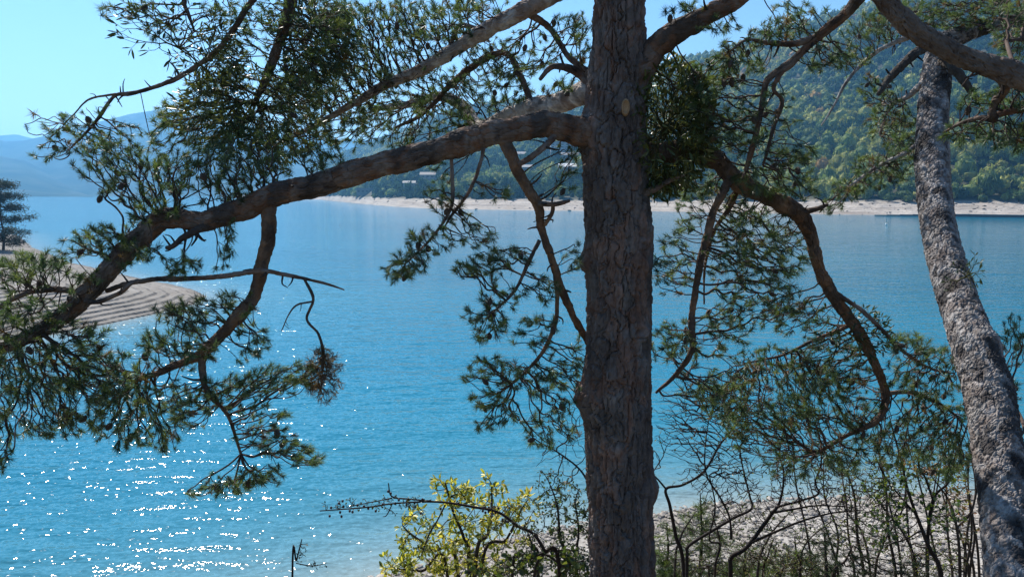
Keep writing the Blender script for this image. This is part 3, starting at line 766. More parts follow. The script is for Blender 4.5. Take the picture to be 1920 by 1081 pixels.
TWIG_C = (0.075, 0.055, 0.045)
def bough(limb, P, R, blobs, seed, alpha=0.65, rmin=0.0017, mult=1.0, count=58, size=0.92, brown=0.03, side=0.3, pal=None, bare=0.0, sag=0.05, expo=0.37, mind=0.04):
    """twigs and needles of one limb, as its sub-parts"""
    r = np.random.default_rng(seed); tips = blob_points(blobs, r, mult*DENS, mind)
    par, seq = grow(P, tips, alpha); mb = MB()
    tdir, leaf = twig_mesh(mb, P, R, tips, par, seq, rmin, TWIG_C, r, sag, expo, 4, 0.06)
    tw = mb.build('twigs', M['bark_fine'], limb); tag(tw, kind='stuff')
    has = (leaf & (r.uniform(0, 1, len(tips)) > bare)) | (r.uniform(0, 1, len(tips)) < side*(1-bare))
    if has.any():
        d = tdir[has]+r.normal(0, 0.28, (has.sum(), 3))+[0, 0, 0.12]
        sz = size*r.uniform(0.6, 1.25, has.sum())
        V, T, c = needles(tips[has], d, sz, count, r, brown=brown, pal=pal)
        nd = add('needles', V, T, M['needle'], limb, False, c); tag(nd, kind='stuff')
        lo = np.array(limb.location); pp = limb.parent
        while pp is not None: lo = lo+np.array(pp.location); pp = pp.parent
        hs = np.where(has)[0]
        for i in r.choice(hs, min(len(hs)//28+1, 6), replace=False):
            co = bpy.data.objects.new('pine_cone', CONE); C.objects.link(co); co.parent = limb
            co.location = tips[i]-tdir[i]*0.06-lo; co.rotation_euler = (math.pi+r.normal(0, 0.5), r.normal(0, 0.5), 0); co.scale = (1, 1, 1)
DENS = 2.6
def cone_mesh():
    V = []; T = []; k = 0
    n = 9
    for i in range(12):
        t = i/11; rad = 0.0125*math.sin(math.pi*(0.12+0.8*t))**0.8; z = 0.042*t
        for j in range(n):
            a = 2*math.pi*(j+0.5*(i % 2))/n; V.append((rad*(1+0.28*(j % 2 == i % 2))*math.cos(a), rad*(1+0.28*(j % 2 == i % 2))*math.sin(a), z))
    T = grid_tris(12, n, True); me = make_mesh('pine_cone', np.array(V), T, False); me.materials.append(M['cone']); return me
M['cone'] = mat_plain('pine_cone_scales', (0.07, 0.048, 0.034), 0.8, 0, 120)
CONE = cone_mesh()

GREY = [(0.09, 0.08, 0.075), (0.22, 0.20, 0.19), (0.34, 0.32, 0.30), (0.46, 0.44, 0.42), (0.24, 0.19, 0.16)]
GREY2 = [(0.045, 0.042, 0.042), (0.11, 0.103, 0.10), (0.20, 0.19, 0.185), (0.35, 0.34, 0.33), (0.14, 0.12, 0.11), (0.26, 0.25, 0.24), (0.06, 0.056, 0.055)]
LIMBC = [(0.055, 0.044, 0.038), (0.10, 0.078, 0.064), (0.15, 0.115, 0.095), (0.19, 0.15, 0.125), (0.17, 0.095, 0.06), (0.08, 0.062, 0.052)]
RED = [(0.085, 0.06, 0.045), (0.15, 0.092, 0.058), (0.22, 0.125, 0.07), (0.16, 0.11, 0.08), (0.10, 0.07, 0.052)]

def limb(parent, pts, cols=LIMBC, seed=1, name='limb', plate=(0.025, 0.05), depth=0.005, ring=0.012, flake=0.001):
    pts = [(a, b, c, w*(0.88 if w > 30 else 0.82)) for a, b, c, w in pts]
    w0 = pts[0][3]
    return bark_tube(pts, M['bark'], parent, name, plate, depth, cols, min(ring, 0.008), 0.007, (), flake, seed, crackw=0.14, step=0.8, crook=0.42 if w0 < 30 else 0.26, spurs=3 if w0 < 16 else 8)

# ---- the tall pine in the middle
base = at(1172, 1150, 4.2); gz = float(ground_z(np.array([base[0]]), np.array([4.2]))[0])
pine = tag(empty('pine_tree', (base[0], 4.2, gz)), 'tall pine with the thick dark shaded trunk right of centre', 'tree')
TR = [(1176, 1330, 4.2, 143), (1172, 1210, 4.2, 122), (1167, 1081, 4.2, 113), (1163, 950, 4.2, 112), (1160, 820, 4.2, 114), (1157, 720, 4.2, 118), (1160, 600, 4.2, 111), (1161, 450, 4.2, 113), (1155, 330, 4.2, 114),
      (1153, 230, 4.2, 106), (1157, 120, 4.2, 90), (1162, 0, 4.2, 86), (1166, -200, 4.2, 80), (1168, -500, 4.2, 70), (1165, -800, 4.2, 58)]
trunk, TPp, TRr = bark_tube(TR, M['bark'], pine, 'trunk', (0.062, 0.19), 0.017, [(0.09, 0.078, 0.072), (0.135, 0.118, 0.11), (0.175, 0.152, 0.142), (0.20, 0.125, 0.095), (0.15, 0.128, 0.12), (0.12, 0.10, 0.092)], 0.0065, 0.0055,
    [(1100, 490, 4.2, 0.045, 0.045), (1098, 745, 4.18, 0.055, 0.06), (1205, 498, 4.1, 0.02, 0.03), (1198, 622, 4.08, 0.035, 0.035), (1198, 622, 4.05, -0.05, 0.016), (1222, 920, 4.15, 0.04, 0.05), (1143, 118, 4.05, 0.018, 0.02), (1165, 940, 4.03, 0.02, 0.03),
     (1110, 250, 4.2, 0.04, 0.07), (1205, 120, 4.2, 0.03, 0.06)], 0.003, 3, crackw=0.13, sub=0.3, step=0.7, furrow=(30, 4.0, 0.015, 0.075))
# sawn stub on the trunk
pc = at(1165, 207, 4.2); nrm = np.array([0.02, -1, 0.05]); rr = wid(111, pc)
th = np.linspace(0, 2*math.pi, 20, endpoint=False)
ringv = lambda a, off: np.stack([pc[0]+a*0.017*np.cos(th), np.full(20, pc[1]-rr+off), pc[2]+a*0.033*np.sin(th)], 1)
V = np.vstack([ringv(1.5, 0.03), ringv(1.25, -0.006), ringv(1.0, -0.012), ringv(0.92, -0.006), ringv(0.05, -0.008)])
add('sawn_stub', V, grid_tris(5, 20, True), M['wood_cut'], pine)

def J(p, d=None): return p
L1, P1, R1 = limb(pine, [(1165, 300, 4.27, 70), (1125, 264, 4.21, 80), (1092, 246, 4.15, 66), (1050, 238, 4.09, 55), (1000, 238, 4.05, 50), (900, 258, 4.0, 50), (800, 290, 3.95, 49), (700, 316, 3.9, 47), (600, 345, 3.9, 46), (520, 362, 3.85, 45), (450, 394, 3.85, 43), (385, 413, 3.85, 42),
    (312, 411, 3.85, 38), (270, 440, 3.85, 37), (220, 487, 3.85, 37), (160, 550, 3.8, 36), (110, 597, 3.8, 32), (60, 628, 3.8, 27), (0, 655, 3.8, 22), (-80, 700, 3.8, 16)], LIMBC, 11, plate=(0.026, 0.06), depth=0.007, ring=0.009, flake=0.002)
L1a, P1a, R1a = limb(pine, [(505, 372, 3.86, 34), (504, 400, 3.84, 29), (507, 435, 3.8, 29), (492, 490, 3.8, 29), (470, 558, 3.75, 28), (422, 620, 3.75, 25), (372, 665, 3.75, 20), (320, 690, 3.75, 14), (250, 715, 3.75, 8)], RED, 12)
L1a2, P1a2, R1a2 = limb(pine, [(385, 655, 3.76, 15), (380, 685, 3.74, 15), (390, 735, 3.7, 11), (428, 780, 3.7, 7), (452, 850, 3.7, 5)], RED, 13)
L1b, P1b, R1b = limb(pine, [(200, 545, 3.82, 11), (235, 533, 3.78, 10), (290, 523, 3.75, 11), (350, 523, 3.73, 10), (430, 516, 3.7, 10), (495, 508, 3.7, 10), (545, 517, 3.7, 8), (580, 524, 3.7, 6), (612, 532, 3.7, 5), (645, 543, 3.7, 3)], LIMBC, 14)
L1h, P1h, R1h = limb(pine, [(570, 522, 3.7, 5), (588, 560, 3.68, 6), (576, 598, 3.68, 5), (597, 625, 3.67, 5), (606, 660, 3.67, 7), (604, 700, 3.67, 4)], LIMBC, 15, 'dead_twig')
L1h2, _, _ = limb(pine, [(585, 565, 3.68, 4), (556, 572, 3.66, 4), (540, 592, 3.66, 3), (528, 620, 3.66, 2)], LIMBC, 16, 'dead_twig')
L1c, P1c, R1c = limb(pine, [(150, 548, 3.82, 13), (110, 542, 3.8, 12), (65, 545, 3.8, 12), (30, 558, 3.8, 11), (0, 575, 3.8, 10), (-50, 600, 3.8, 8)], LIMBC, 17)
L1e, P1e, R1e = limb(pine, [(160, 565, 3.76, 9), (185, 565, 3.7, 9), (225, 550, 3.66, 9), (245, 532, 3.66, 8), (260, 525, 3.7, 7)], LIMBC, 18)
L1d, _, _ = limb(pine, [(400, 420, 3.85, 22), (372, 430, 3.8, 15), (345, 443, 3.76, 12), (325, 460, 3.74, 10), (310, 464, 3.72, 7)], [(0.05, 0.04, 0.035), (0.08, 0.06, 0.05)], 19, 'dead_stub')
L2, P2, R2 = limb(pine, [(1150, 170, 4.3, 60), (1105, 172, 4.42, 52), (1060, 190, 4.6, 42), (990, 205, 4.8, 37), (940, 226, 5.0, 32), (895, 237, 5.2, 26), (868, 200, 5.4, 24), (825, 181, 5.5, 20), (770, 195, 5.7, 14), (700, 205, 5.9, 9)], GREY, 20)
L2s, _, _ = limb(pine, [(1110, 160, 4.35, 24), (1085, 138, 4.4, 17), (1055, 126, 4.4, 14), (1032, 128, 4.4, 11), (1012, 150, 4.4, 7)], LIMBC, 21, 'dead_stub')
L3, P3, R3 = limb(pine, [(1160, -150, 4.25, 60), (1090, -50, 4.4, 44), (1010, 5, 4.5, 37), (950, 38, 4.6, 35), (905, 62, 4.7, 33), (850, 95, 4.8, 28), (790, 132, 4.9, 25), (720, 160, 5.0, 20), (660, 195, 5.1, 14), (590, 235, 5.2, 9), (520, 270, 5.3, 6)], GREY, 22)
L3b, P3b, R3b = limb(pine, [(990, 25, 4.55, 14), (1030, 50, 4.6, 12), (1060, 100, 4.5, 11), (1095, 130, 4.4, 14), (1120, 150, 4.3, 16)], LIMBC, 23)
L3c, P3c, R3c = limb(pine, [(915, 62, 4.72, 11), (870, 48, 4.7, 11), (855, 55, 4.75, 10), (845, 80, 4.8, 8), (835, 100, 4.9, 5)], LIMBC, 24)
L3d, P3d, R3d = limb(pine, [(1000, 205, 4.8, 14), (960, 110, 4.9, 12), (920, 105, 5.0, 14), (880, 130, 5.0, 14), (840, 165, 5.1, 12), (790, 215, 5.2, 8), (740, 240, 5.2, 5)], LIMBC, 25)
L0, P0, R0_ = limb(pine, [(1166, -420, 4.2, 60), (1050, -380, 4.25, 45), (900, -320, 4.3, 38), (740, -240, 4.3, 32), (620, -140, 4.35, 26), (565, -60, 4.4, 23), (545, 10, 4.4, 21), (528, 70, 4.4, 20), (505, 130, 4.4, 16), (480, 190, 4.4, 11)], LIMBC, 26)
L5, P5, R5 = limb(pine, [(625, -145, 4.35, 20), (540, -95, 4.25, 16), (472, 2, 4.2, 13), (428, 72, 4.2, 12), (395, 106, 4.2, 11), (330, 147, 4.2, 9), (250, 175, 4.2, 8), (215, 180, 4.2, 7), (190, 215, 4.2, 6), (165, 245, 4.2, 5), (130, 280, 4.2, 3)], LIMBC, 27)
L5b, P5b, R5b = limb(pine, [(260, 172, 4.2, 6), (205, 178, 4.2, 5), (165, 187, 4.2, 4), (140, 212, 4.2, 3), (120, 232, 4.2, 3)], LIMBC, 28)
L5c, P5c, R5c = limb(pine, [(560, -105, 4.3, 12), (450, -60, 4.2, 11), (360, -25, 4.15, 9), (345, 5, 4.15, 9), (352, 25, 4.15, 7), (365, 60, 4.15, 4)], LIMBC, 29)
L6, P6, R6 = limb(pine, [(1180, 165, 4.2, 72), (1200, 125, 4.17, 60), (1228, 88, 4.15, 50), (1290, 48, 4.1, 43), (1350, 15, 4.05, 39), (1420, -30, 4.0, 35), (1500, -75, 3.95, 31), (1575, -75, 3.9, 28), (1618, -30, 3.9, 26), (1600, 10, 3.95, 25), (1560, 48, 4.05, 22), (1522, 78, 4.1, 18), (1480, 120, 4.1, 16), (1440, 150, 4.1, 13),
    (1428, 205, 4.1, 12), (1412, 270, 4.1, 11), (1398, 320, 4.15, 8)], LIMBC, 30)
L6b, P6b, R6b = limb(pine, [(1535, 68, 4.1, 12), (1490, 82, 4.1, 13), (1440, 80, 4.1, 9), (1400, 75, 4.1, 6), (1370, 95, 4.1, 4)], LIMBC, 31)
L6c, P6c, R6c = limb(pine, [(1470, 128, 4.1, 10), (1450, 165, 4.05, 9), (1466, 190, 4.05, 8), (1450, 240, 4.05, 8), (1430, 310, 4.05, 5)], LIMBC, 32)
L8, P8, R8 = limb(pine, [(1180, 300, 4.22, 60), (1225, 288, 4.25, 46), (1300, 285, 4.3, 38), (1345, 302, 4.3, 37), (1382, 337, 4.3, 36), (1432, 366, 4.33, 34), (1490, 396, 4.36, 33), (1518, 435, 4.4, 29), (1530, 490, 4.4, 26), (1562, 556, 4.45, 25), (1612, 622, 4.5, 22), (1645, 692, 4.5, 18), (1660, 742, 4.5, 16), (1643, 788, 4.5, 12), (1590, 815, 4.6, 8), (1530, 850, 4.7, 5)], RED, 33, plate=(0.024, 0.04), depth=0.006)
L8b, P8b, R8b = limb(pine, [(1560, 545, 4.45, 10), (1612, 578, 4.4, 9), (1655, 618, 4.4, 8), (1690, 655, 4.4, 7), (1745, 690, 4.4, 5), (1790, 700, 4.4, 3)], LIMBC, 34)
L8c, P8c, R8c = limb(pine, [(1655, 738, 4.5, 9), (1705, 735, 4.55, 8), (1750, 750, 4.6, 7), (1795, 780, 4.6, 4)], LIMBC, 35)
L8d, P8d, R8d = limb(pine, [(1372, 330, 4.28, 18), (1352, 365, 4.2, 16), (1333, 410, 4.18, 15), (1315, 485, 4.15, 14), (1298, 590, 4.15, 13), (1297, 655, 4.15, 12), (1268, 700, 4.2, 9), (1230, 735, 4.25, 6)], RED, 36)
L8e, P8e, R8e = limb(pine, [(1385, 345, 4.34, 11), (1370, 385, 4.4, 10), (1340, 430, 4.45, 8), (1322, 500, 4.5, 5), (1320, 570, 4.5, 3)], RED, 37)
L8f, P8f, R8f = limb(pine, [(1600, 605, 4.5, 10), (1570, 620, 4.5, 9), (1520, 640, 4.5, 7), (1470, 665, 4.55, 5), (1400, 680, 4.6, 3)], LIMBC, 38)
L8s, _, _ = limb(pine, [(1500, 400, 4.36, 16), (1530, 392, 4.3, 10), (1552, 383, 4.28, 6)], [(0.05, 0.04, 0.035), (0.08, 0.06, 0.05)], 39, 'dead_stub')
L9, P9, R9 = limb(pine, [(945, 262, 4.02, 28), (955, 285, 4.0, 25), (965, 315, 4.0, 23), (985, 352, 4.0, 23), (1006, 384, 4.0, 21), (1014, 430, 4.02, 16), (1036, 492, 4.05, 15), (1060, 560, 4.15, 15), (1085, 610, 4.25, 14), (1110, 655, 4.4, 11)], RED, 40)
L9a, _, _ = limb(pine, [(1003, 380, 4.0, 13), (1030, 383, 3.95, 10), (1052, 380, 3.92, 9), (1068, 376, 3.9, 5)], LIMBC, 41, 'dead_stub')
L9b, P9b, R9b = limb(pine, [(1040, 255, 4.05, 14), (1020, 275, 4.0, 12), (990, 298, 3.98, 11), (972, 308, 3.98, 10)], LIMBC, 42)
L9c, P9c, R9c = limb(pine, [(1012, 450, 4.02, 9), (990, 492, 4.0, 8), (965, 545, 4.0, 6), (925, 585, 4.0, 4)], LIMBC, 43)
L9d, P9d, R9d = limb(pine, [(1040, 505, 4.06, 9), (1045, 580, 4.1, 9), (1035, 625, 4.1, 9), (1010, 670, 4.1, 7), (960, 720, 4.1, 4)], RED, 44)
L9e, P9e, R9e = limb(pine, [(1038, 380, 3.96, 9), (1034, 402, 3.98, 9), (1022, 422, 4.0, 8)], RED, 45)
L10, P10, R10 = limb(pine, [(845, 285, 3.98, 8), (848, 335, 3.95, 8), (845, 390, 3.92, 7), (810, 445, 3.9, 5), (760, 495, 3.9, 3)], LIMBC, 46)
L10b, P10b, R10b = limb(pine, [(908, 268, 4.0, 7), (900, 310, 3.96, 7), (880, 360, 3.95, 7), (850, 400, 3.95, 6), (830, 430, 3.95, 4)], LIMBC, 47)
L11, _, _ = limb(pine, [(1208, 362, 4.12, 18), (1232, 352, 4.1, 12), (1262, 336, 4.1, 9), (1284, 327, 4.1, 5)], LIMBC, 48, 'dead_stub')

# needles: (cx, cy, rx, ry, depth, depth radius, tips)
bough(L1, P1, R1, [(330, 330, 60, 45, 4.0, 0.3, 70), (420, 330, 70, 60, 4.0, 0.35, 110), (250, 330, 70, 45, 4.0, 0.3, 75, -15), (200, 300, 60, 40, 4.0, 0.3, 34), (480, 290, 70, 60, 4.1, 0.3, 90),
    (190, 450, 80, 30, 3.9, 0.25, 80, -10), (240, 470, 60, 28, 3.8, 0.25, 50), (290, 395, 60, 30, 3.9, 0.25, 45), (340, 500, 40, 25, 3.75, 0.2, 22), (600, 300, 50, 30, 4.0, 0.25, 30), (420, 460, 25, 50, 3.8, 0.15, 14)], 101)
bough(L1c, P1c, R1c, [(40, 510, 60, 35, 3.8, 0.3, 55), (100, 500, 50, 30, 3.85, 0.25, 40), (60, 580, 80, 35, 3.7, 0.3, 50), (160, 530, 40, 22, 3.75, 0.2, 20)], 102)
bough(L1, P1[-60:], R1[-60:], [(60, 700, 90, 60, 3.7, 0.4, 130), (150, 720, 90, 60, 3.7, 0.4, 110), (20, 780, 50, 50, 3.7, 0.3, 45), (110, 790, 60, 30, 3.7, 0.3, 40), (140, 640, 70, 40, 3.7, 0.3, 60), (10, 640, 40, 60, 3.6, 0.3, 40), (5, 855, 24, 28, 3.3, 0.15, 14)], 103)
bough(L1a, P1a, R1a, [(350, 590, 60, 35, 3.7, 0.3, 55), (330, 650, 80, 45, 3.7, 0.3, 75), (440, 570, 45, 25, 3.75, 0.2, 30), (260, 740, 80, 50, 3.7, 0.35, 85), (240, 800, 70, 40, 3.7, 0.3, 45), (470, 640, 40, 40, 3.75, 0.25, 26), (300, 820, 45, 35, 3.7, 0.25, 22), (200, 690, 60, 40, 3.7, 0.3, 50)], 104)
bough(L1a2, P1a2, R1a2, [(510, 715, 65, 30, 3.7, 0.25, 60), (440, 740, 70, 40, 3.7, 0.3, 60), (360, 760, 60, 40, 3.7, 0.3, 50), (550, 845, 55, 25, 3.7, 0.25, 45, 20), (500, 810, 60, 40, 3.7, 0.3, 45), (430, 905, 75, 22, 3.7, 0.25, 50, -12), (490, 890, 40, 26, 3.7, 0.2, 22), (570, 700, 25, 26, 3.67, 0.15, 14)], 105)
bough(L1h, P1h, R1h, [(605, 700, 36, 50, 3.67, 0.11, 90)], 106, brown=0.9, pal=[(0.10, 0.07, 0.04), (0.07, 0.05, 0.035)], count=22, rmin=0.0012, alpha=0.2, mind=0.014)
bough(L2, P2, R2, [(800, 160, 80, 50, 5.3, 0.5, 70), (720, 220, 80, 50, 5.5, 0.5, 70), (860, 250, 50, 40, 5.2, 0.4, 36), (960, 190, 70, 22, 5.0, 0.3, 30), (760, 270, 60, 30, 5.4, 0.4, 30), (1060, 165, 45, 16, 4.7, 0.3, 18), (660, 240, 60, 40, 5.5, 0.4, 50), (830, 330, 25, 40, 5.2, 0.2, 8)], 107)
bough(L3, P3, R3, [(700, 60, 90, 60, 5.0, 0.5, 130), (800, 60, 70, 60, 5.0, 0.5, 80), (640, 130, 90, 60, 5.1, 0.5, 120), (740, 120, 70, 40, 5.0, 0.4, 50), (580, 180, 80, 50, 5.2, 0.5, 90), (880, 20, 70, 40, 4.8, 0.5, 50), (620, 30, 80, 40, 5.0, 0.5, 80), (560, 260, 70, 45, 5.2, 0.4, 70), (640, 210, 60, 40, 5.2, 0.4, 40), (760, 20, 70, 30, 5.0, 0.4, 50), (840, 50, 60, 40, 4.9, 0.4, 40), (690, 170, 70, 40, 5.1, 0.4, 50)], 108)
bough(L3b, P3b, R3b, [(1075, 50, 40, 35, 4.5, 0.3, 30), (1090, 90, 22, 40, 4.4, 0.2, 18), (1000, 90, 50, 40, 4.7, 0.3, 30), (950, 120, 60, 30, 4.8, 0.3, 24)], 109)
bough(L3d, P3d, R3d, [(880, 170, 60, 40, 5.0, 0.4, 36), (960, 150, 50, 35, 5.0, 0.3, 22), (900, 90, 60, 30, 5.0, 0.3, 30), (820, 210, 60, 30, 5.1, 0.3, 28)], 110)
bough(L0, P0, R0_, [(600, 60, 60, 60, 4.5, 0.35, 80), (560, 150, 70, 60, 4.5, 0.4, 90), (500, 40, 50, 50, 4.4, 0.3, 50), (470, 230, 90, 50, 4.4, 0.4, 120), (400, 240, 70, 45, 4.4, 0.35, 70), (640, 100, 50, 60, 4.6, 0.3, 50), (340, 220, 50, 40, 4.4, 0.3, 40), (300, 250, 30, 50, 4.4, 0.2, 26), (420, 180, 60, 50, 4.4, 0.3, 50), (540, 230, 60, 60, 4.5, 0.35, 60), (450, 100, 50, 50, 4.4, 0.3, 30)], 111)
bough(L5, P5, R5, [(150, 260, 60, 30, 4.2, 0.2, 26), (230, 260, 50, 30, 4.2, 0.2, 22), (100, 285, 45, 22, 4.2, 0.2, 14), (175, 240, 70, 50, 4.2, 0.25, 18)], 112, bare=0.35, side=0.15)
bough(L5b, P5b, R5b, [(95, 235, 50, 25, 4.2, 0.15, 12)], 113, bare=0.4, side=0.1)
bough(L5c, P5c, R5c, [(250, 15, 60, 18, 4.15, 0.2, 20), (200, 22, 22, 14, 4.15, 0.1, 8), (420, 20, 40, 25, 4.15, 0.2, 24), (300, 50, 40, 30, 4.15, 0.2, 14)], 114, bare=0.2, side=0.2)
bough(L6, P6, R6, [(1340, 190, 70, 50, 4.2, 0.35, 70), (1300, 160, 50, 40, 4.2, 0.3, 34), (1380, 250, 60, 50, 4.2, 0.3, 50), (1330, 250, 50, 40, 4.2, 0.3, 40), (1500, 40, 60, 40, 4.2, 0.3, 40), (1560, 110, 60, 30, 4.2, 0.3, 30), (1340, 45, 50, 20, 4.1, 0.2, 14), (1420, 340, 50, 30, 4.2, 0.3, 30), (1290, 15, 60, 14, 4.1, 0.2, 10)], 115)
bough(L6b, P6b, R6b, [(1390, 110, 50, 35, 4.15, 0.3, 40), (1450, 60, 50, 25, 4.15, 0.25, 24), (1340, 130, 50, 30, 4.15, 0.25, 30)], 116)
bough(L6c, P6c, R6c, [(1480, 300, 50, 40, 4.1, 0.3, 36), (1440, 220, 60, 60, 4.1, 0.3, 24), (1500, 350, 40, 26, 4.1, 0.2, 20)], 117)
bough(L8, P8, R8, [(1400, 390, 60, 30, 4.4, 0.3, 30), (1470, 430, 40, 40, 4.45, 0.25, 22), (1310, 350, 50, 30, 4.4, 0.3, 26), (1560, 690, 70, 50, 4.6, 0.4, 60), (1500, 780, 80, 40, 4.7, 0.4, 60), (1600, 760, 60, 50, 4.7, 0.4, 44), (1420, 800, 70, 40, 4.8, 0.4, 44), (1580, 850, 80, 40, 4.8, 0.4, 50), (1500, 860, 70, 40, 4.8, 0.4, 36), (1480, 590, 60, 40, 4.5, 0.3, 30), (1560, 640, 50, 40, 4.6, 0.3, 30)], 118, mult=1.45, brown=0.06)
bough(L8b, P8b, R8b, [(1700, 640, 40, 22, 4.4, 0.2, 22), (1760, 670, 50, 26, 4.4, 0.25, 36), (1740, 720, 60, 30, 4.5, 0.3, 36), (1690, 700, 40, 30, 4.5, 0.2, 20)], 119, mult=1.45)
bough(L8c, P8c, R8c, [(1720, 780, 60, 40, 4.6, 0.3, 50), (1780, 800, 45, 50, 4.6, 0.3, 40), (1660, 810, 60, 40, 4.7, 0.3, 36), (1720, 840, 70, 40, 4.7, 0.3, 40), (1790, 860, 40, 40, 4.7, 0.3, 26)], 120, mult=1.45)
bough(L8d, P8d, R8d, [(1260, 500, 45, 60, 4.2, 0.25, 38), (1370, 470, 50, 60, 4.2, 0.3, 36), (1430, 560, 70, 45, 4.3, 0.3, 44), (1270, 640, 50, 40, 4.3, 0.3, 44), (1350, 620, 60, 50, 4.3, 0.3, 36), (1340, 720, 70, 40, 4.4, 0.3, 50), (1400, 510, 80, 50, 4.3, 0.3, 36)], 121, mult=1.45, brown=0.05)
bough(L8e, P8e, R8e, [(1460, 480, 60, 40, 4.5, 0.3, 36), (1400, 430, 50, 40, 4.5, 0.25, 24), (1300, 400, 40, 40, 4.5, 0.25, 12)], 122, mult=1.45)
bough(L8f, P8f, R8f, [(1450, 690, 80, 40, 4.6, 0.35, 60), (1380, 750, 70, 50, 4.7, 0.4, 46), (1520, 720, 60, 40, 4.6, 0.3, 36)], 123, mult=1.45, brown=0.06)
bough(L9c, P9c, R9c, [(900, 500, 50, 22, 4.0, 0.25, 44), (950, 480, 50, 20, 4.0, 0.2, 30), (910, 600, 40, 40, 4.0, 0.25, 40), (940, 555, 40, 30, 4.0, 0.2, 22), (1020, 540, 35, 30, 4.0, 0.2, 16)], 124)
bough(L9d, P9d, R9d, [(950, 700, 75, 30, 4.1, 0.3, 70, 12), (930, 760, 50, 30, 4.1, 0.25, 40, 30), (1010, 620, 50, 40, 4.1, 0.25, 30), (1040, 720, 50, 60, 4.2, 0.3, 50), (1030, 800, 50, 40, 4.3, 0.3, 40), (890, 708, 30, 10, 4.1, 0.1, 12), (1080, 690, 26, 60, 4.3, 0.2, 30), (910, 800, 25, 14, 4.1, 0.1, 12)], 125)
bough(L9, P9, R9, [(1075, 480, 18, 30, 4.1, 0.12, 10), (1060, 310, 30, 45, 4.1, 0.2, 14)], 126)
bough(L10, P10, R10, [(755, 505, 45, 22, 3.9, 0.2, 50, -15), (800, 450, 40, 30, 3.9, 0.2, 26), (780, 480, 40, 24, 3.9, 0.2, 24)], 127)
bough(L10b, P10b, R10b, [(860, 430, 40, 30, 3.95, 0.2, 24), (830, 380, 40, 30, 3.95, 0.2, 14), (900, 440, 40, 25, 3.95, 0.2, 18), (930, 360, 30, 20, 3.95, 0.15, 8)], 128, bare=0.2)

# ---- the leaning pine at the right
b2 = at(1915, 1200, 2.95); g2 = float(ground_z(np.array([b2[0]]), np.array([2.95]))[0])
pine2 = tag(empty('pine_tree', (b2[0], 2.95, g2)), 'leaning pine with the sunlit grey flaky trunk at the right edge', 'tree')
tr2, PT2, RT2 = bark_tube([(1930, 1290, 2.85, 102), (1912, 1180, 3.05, 90), (1896, 1060, 3.3, 86), (1886, 960, 3.5, 82), (1873, 860, 3.7, 80), (1852, 730, 4.0, 79), (1816, 620, 4.3, 69), (1780, 510, 4.75, 61), (1757, 410, 5.12, 56), (1748, 310, 5.5, 55), (1750, 210, 5.81, 50), (1757, 130, 6.06, 48), (1768, 85, 6.2, 40), (1800, 68, 6.3, 29), (1850, 52, 6.4, 21), (1910, 40, 6.48, 17), (1990, 20, 6.6, 10)],
    M['bark'], pine2, 'trunk', (0.034, 0.055), 0.007, GREY2, 0.0055, 0.005, [(1850, 640, 4.15, 0.03, 0.05), (1740, 190, 5.8, 0.02, 0.04), (1875, 870, 3.55, 0.02, 0.04)], 0.004, 5, crackw=0.10, sub=0.4, step=0.9, furrow=(26, 6, 0.008, 0.06))
K = [(0.04, 0.035, 0.03), (0.07, 0.06, 0.05)]
limb(pine2, [(1752, 80, 6.05, 26), (1728, 92, 5.85, 20), (1700, 115, 5.70, 17), (1672, 145, 5.65, 14), (1648, 178, 5.60, 8)], K, 61, 'dead_stub')
limb(pine2, [(1770, 110, 5.95, 26), (1790, 130, 5.80, 20), (1808, 155, 5.75, 17), (1835, 190, 5.70, 10)], K, 62, 'dead_stub')
Q1, PQ1, RQ1 = limb(pine2, [(1770, 85, 6.10, 22), (1740, 62, 6.25, 14), (1690, 75, 6.35, 11), (1640, 100, 6.35, 8), (1590, 150, 6.25, 6), (1560, 205, 6.25, 4), (1540, 235, 6.25, 2)], GREY, 63)
Q2, PQ2, RQ2 = limb(pine2, [(1735, 150, 5.95, 14), (1705, 180, 6.05, 10), (1670, 200, 6.15, 7), (1650, 250, 6.25, 5)], GREY, 64)
Q3, PQ3, RQ3 = limb(pine2, [(1735, 255, 5.75, 11), (1700, 285, 5.65, 9), (1650, 310, 5.60, 7), (1590, 350, 5.55, 4)], GREY, 65)
bough(tr2, PT2[-60:], RT2[-60:], [(1850, 25, 70, 30, 6.35, 0.4, 98), (1780, 30, 60, 30, 6.35, 0.4, 84), (1900, 80, 40, 40, 6.45, 0.4, 42), (1880, 10, 60, 25, 6.35, 0.4, 56)], 130, brown=0.08)
bough(Q1, PQ1, RQ1, [(1650, 50, 60, 30, 6.35, 0.4, 70), (1700, 30, 60, 30, 6.35, 0.4, 70), (1600, 90, 50, 30, 6.25, 0.3, 28)], 131, bare=0.15, brown=0.08)
bough(Q2, PQ2, RQ2, [(1660, 210, 40, 60, 6.15, 0.3, 84), (1690, 250, 40, 50, 6.05, 0.3, 64), (1640, 170, 30, 30, 6.15, 0.2, 25)], 132, brown=0.1)
bough(Q3, PQ3, RQ3, [(1650, 320, 55, 35, 5.60, 0.3, 98), (1590, 355, 40, 22, 5.55, 0.2, 56), (1690, 290, 30, 40, 5.65, 0.2, 42), (1560, 385, 22, 16, 5.55, 0.15, 19)], 133, brown=0.05)
bough(tr2, PT2[60:220], RT2[60:220], [(1900, 640, 30, 50, 4.6, 0.2, 24), (1895, 720, 25, 60, 4.6, 0.2, 22)], 134)

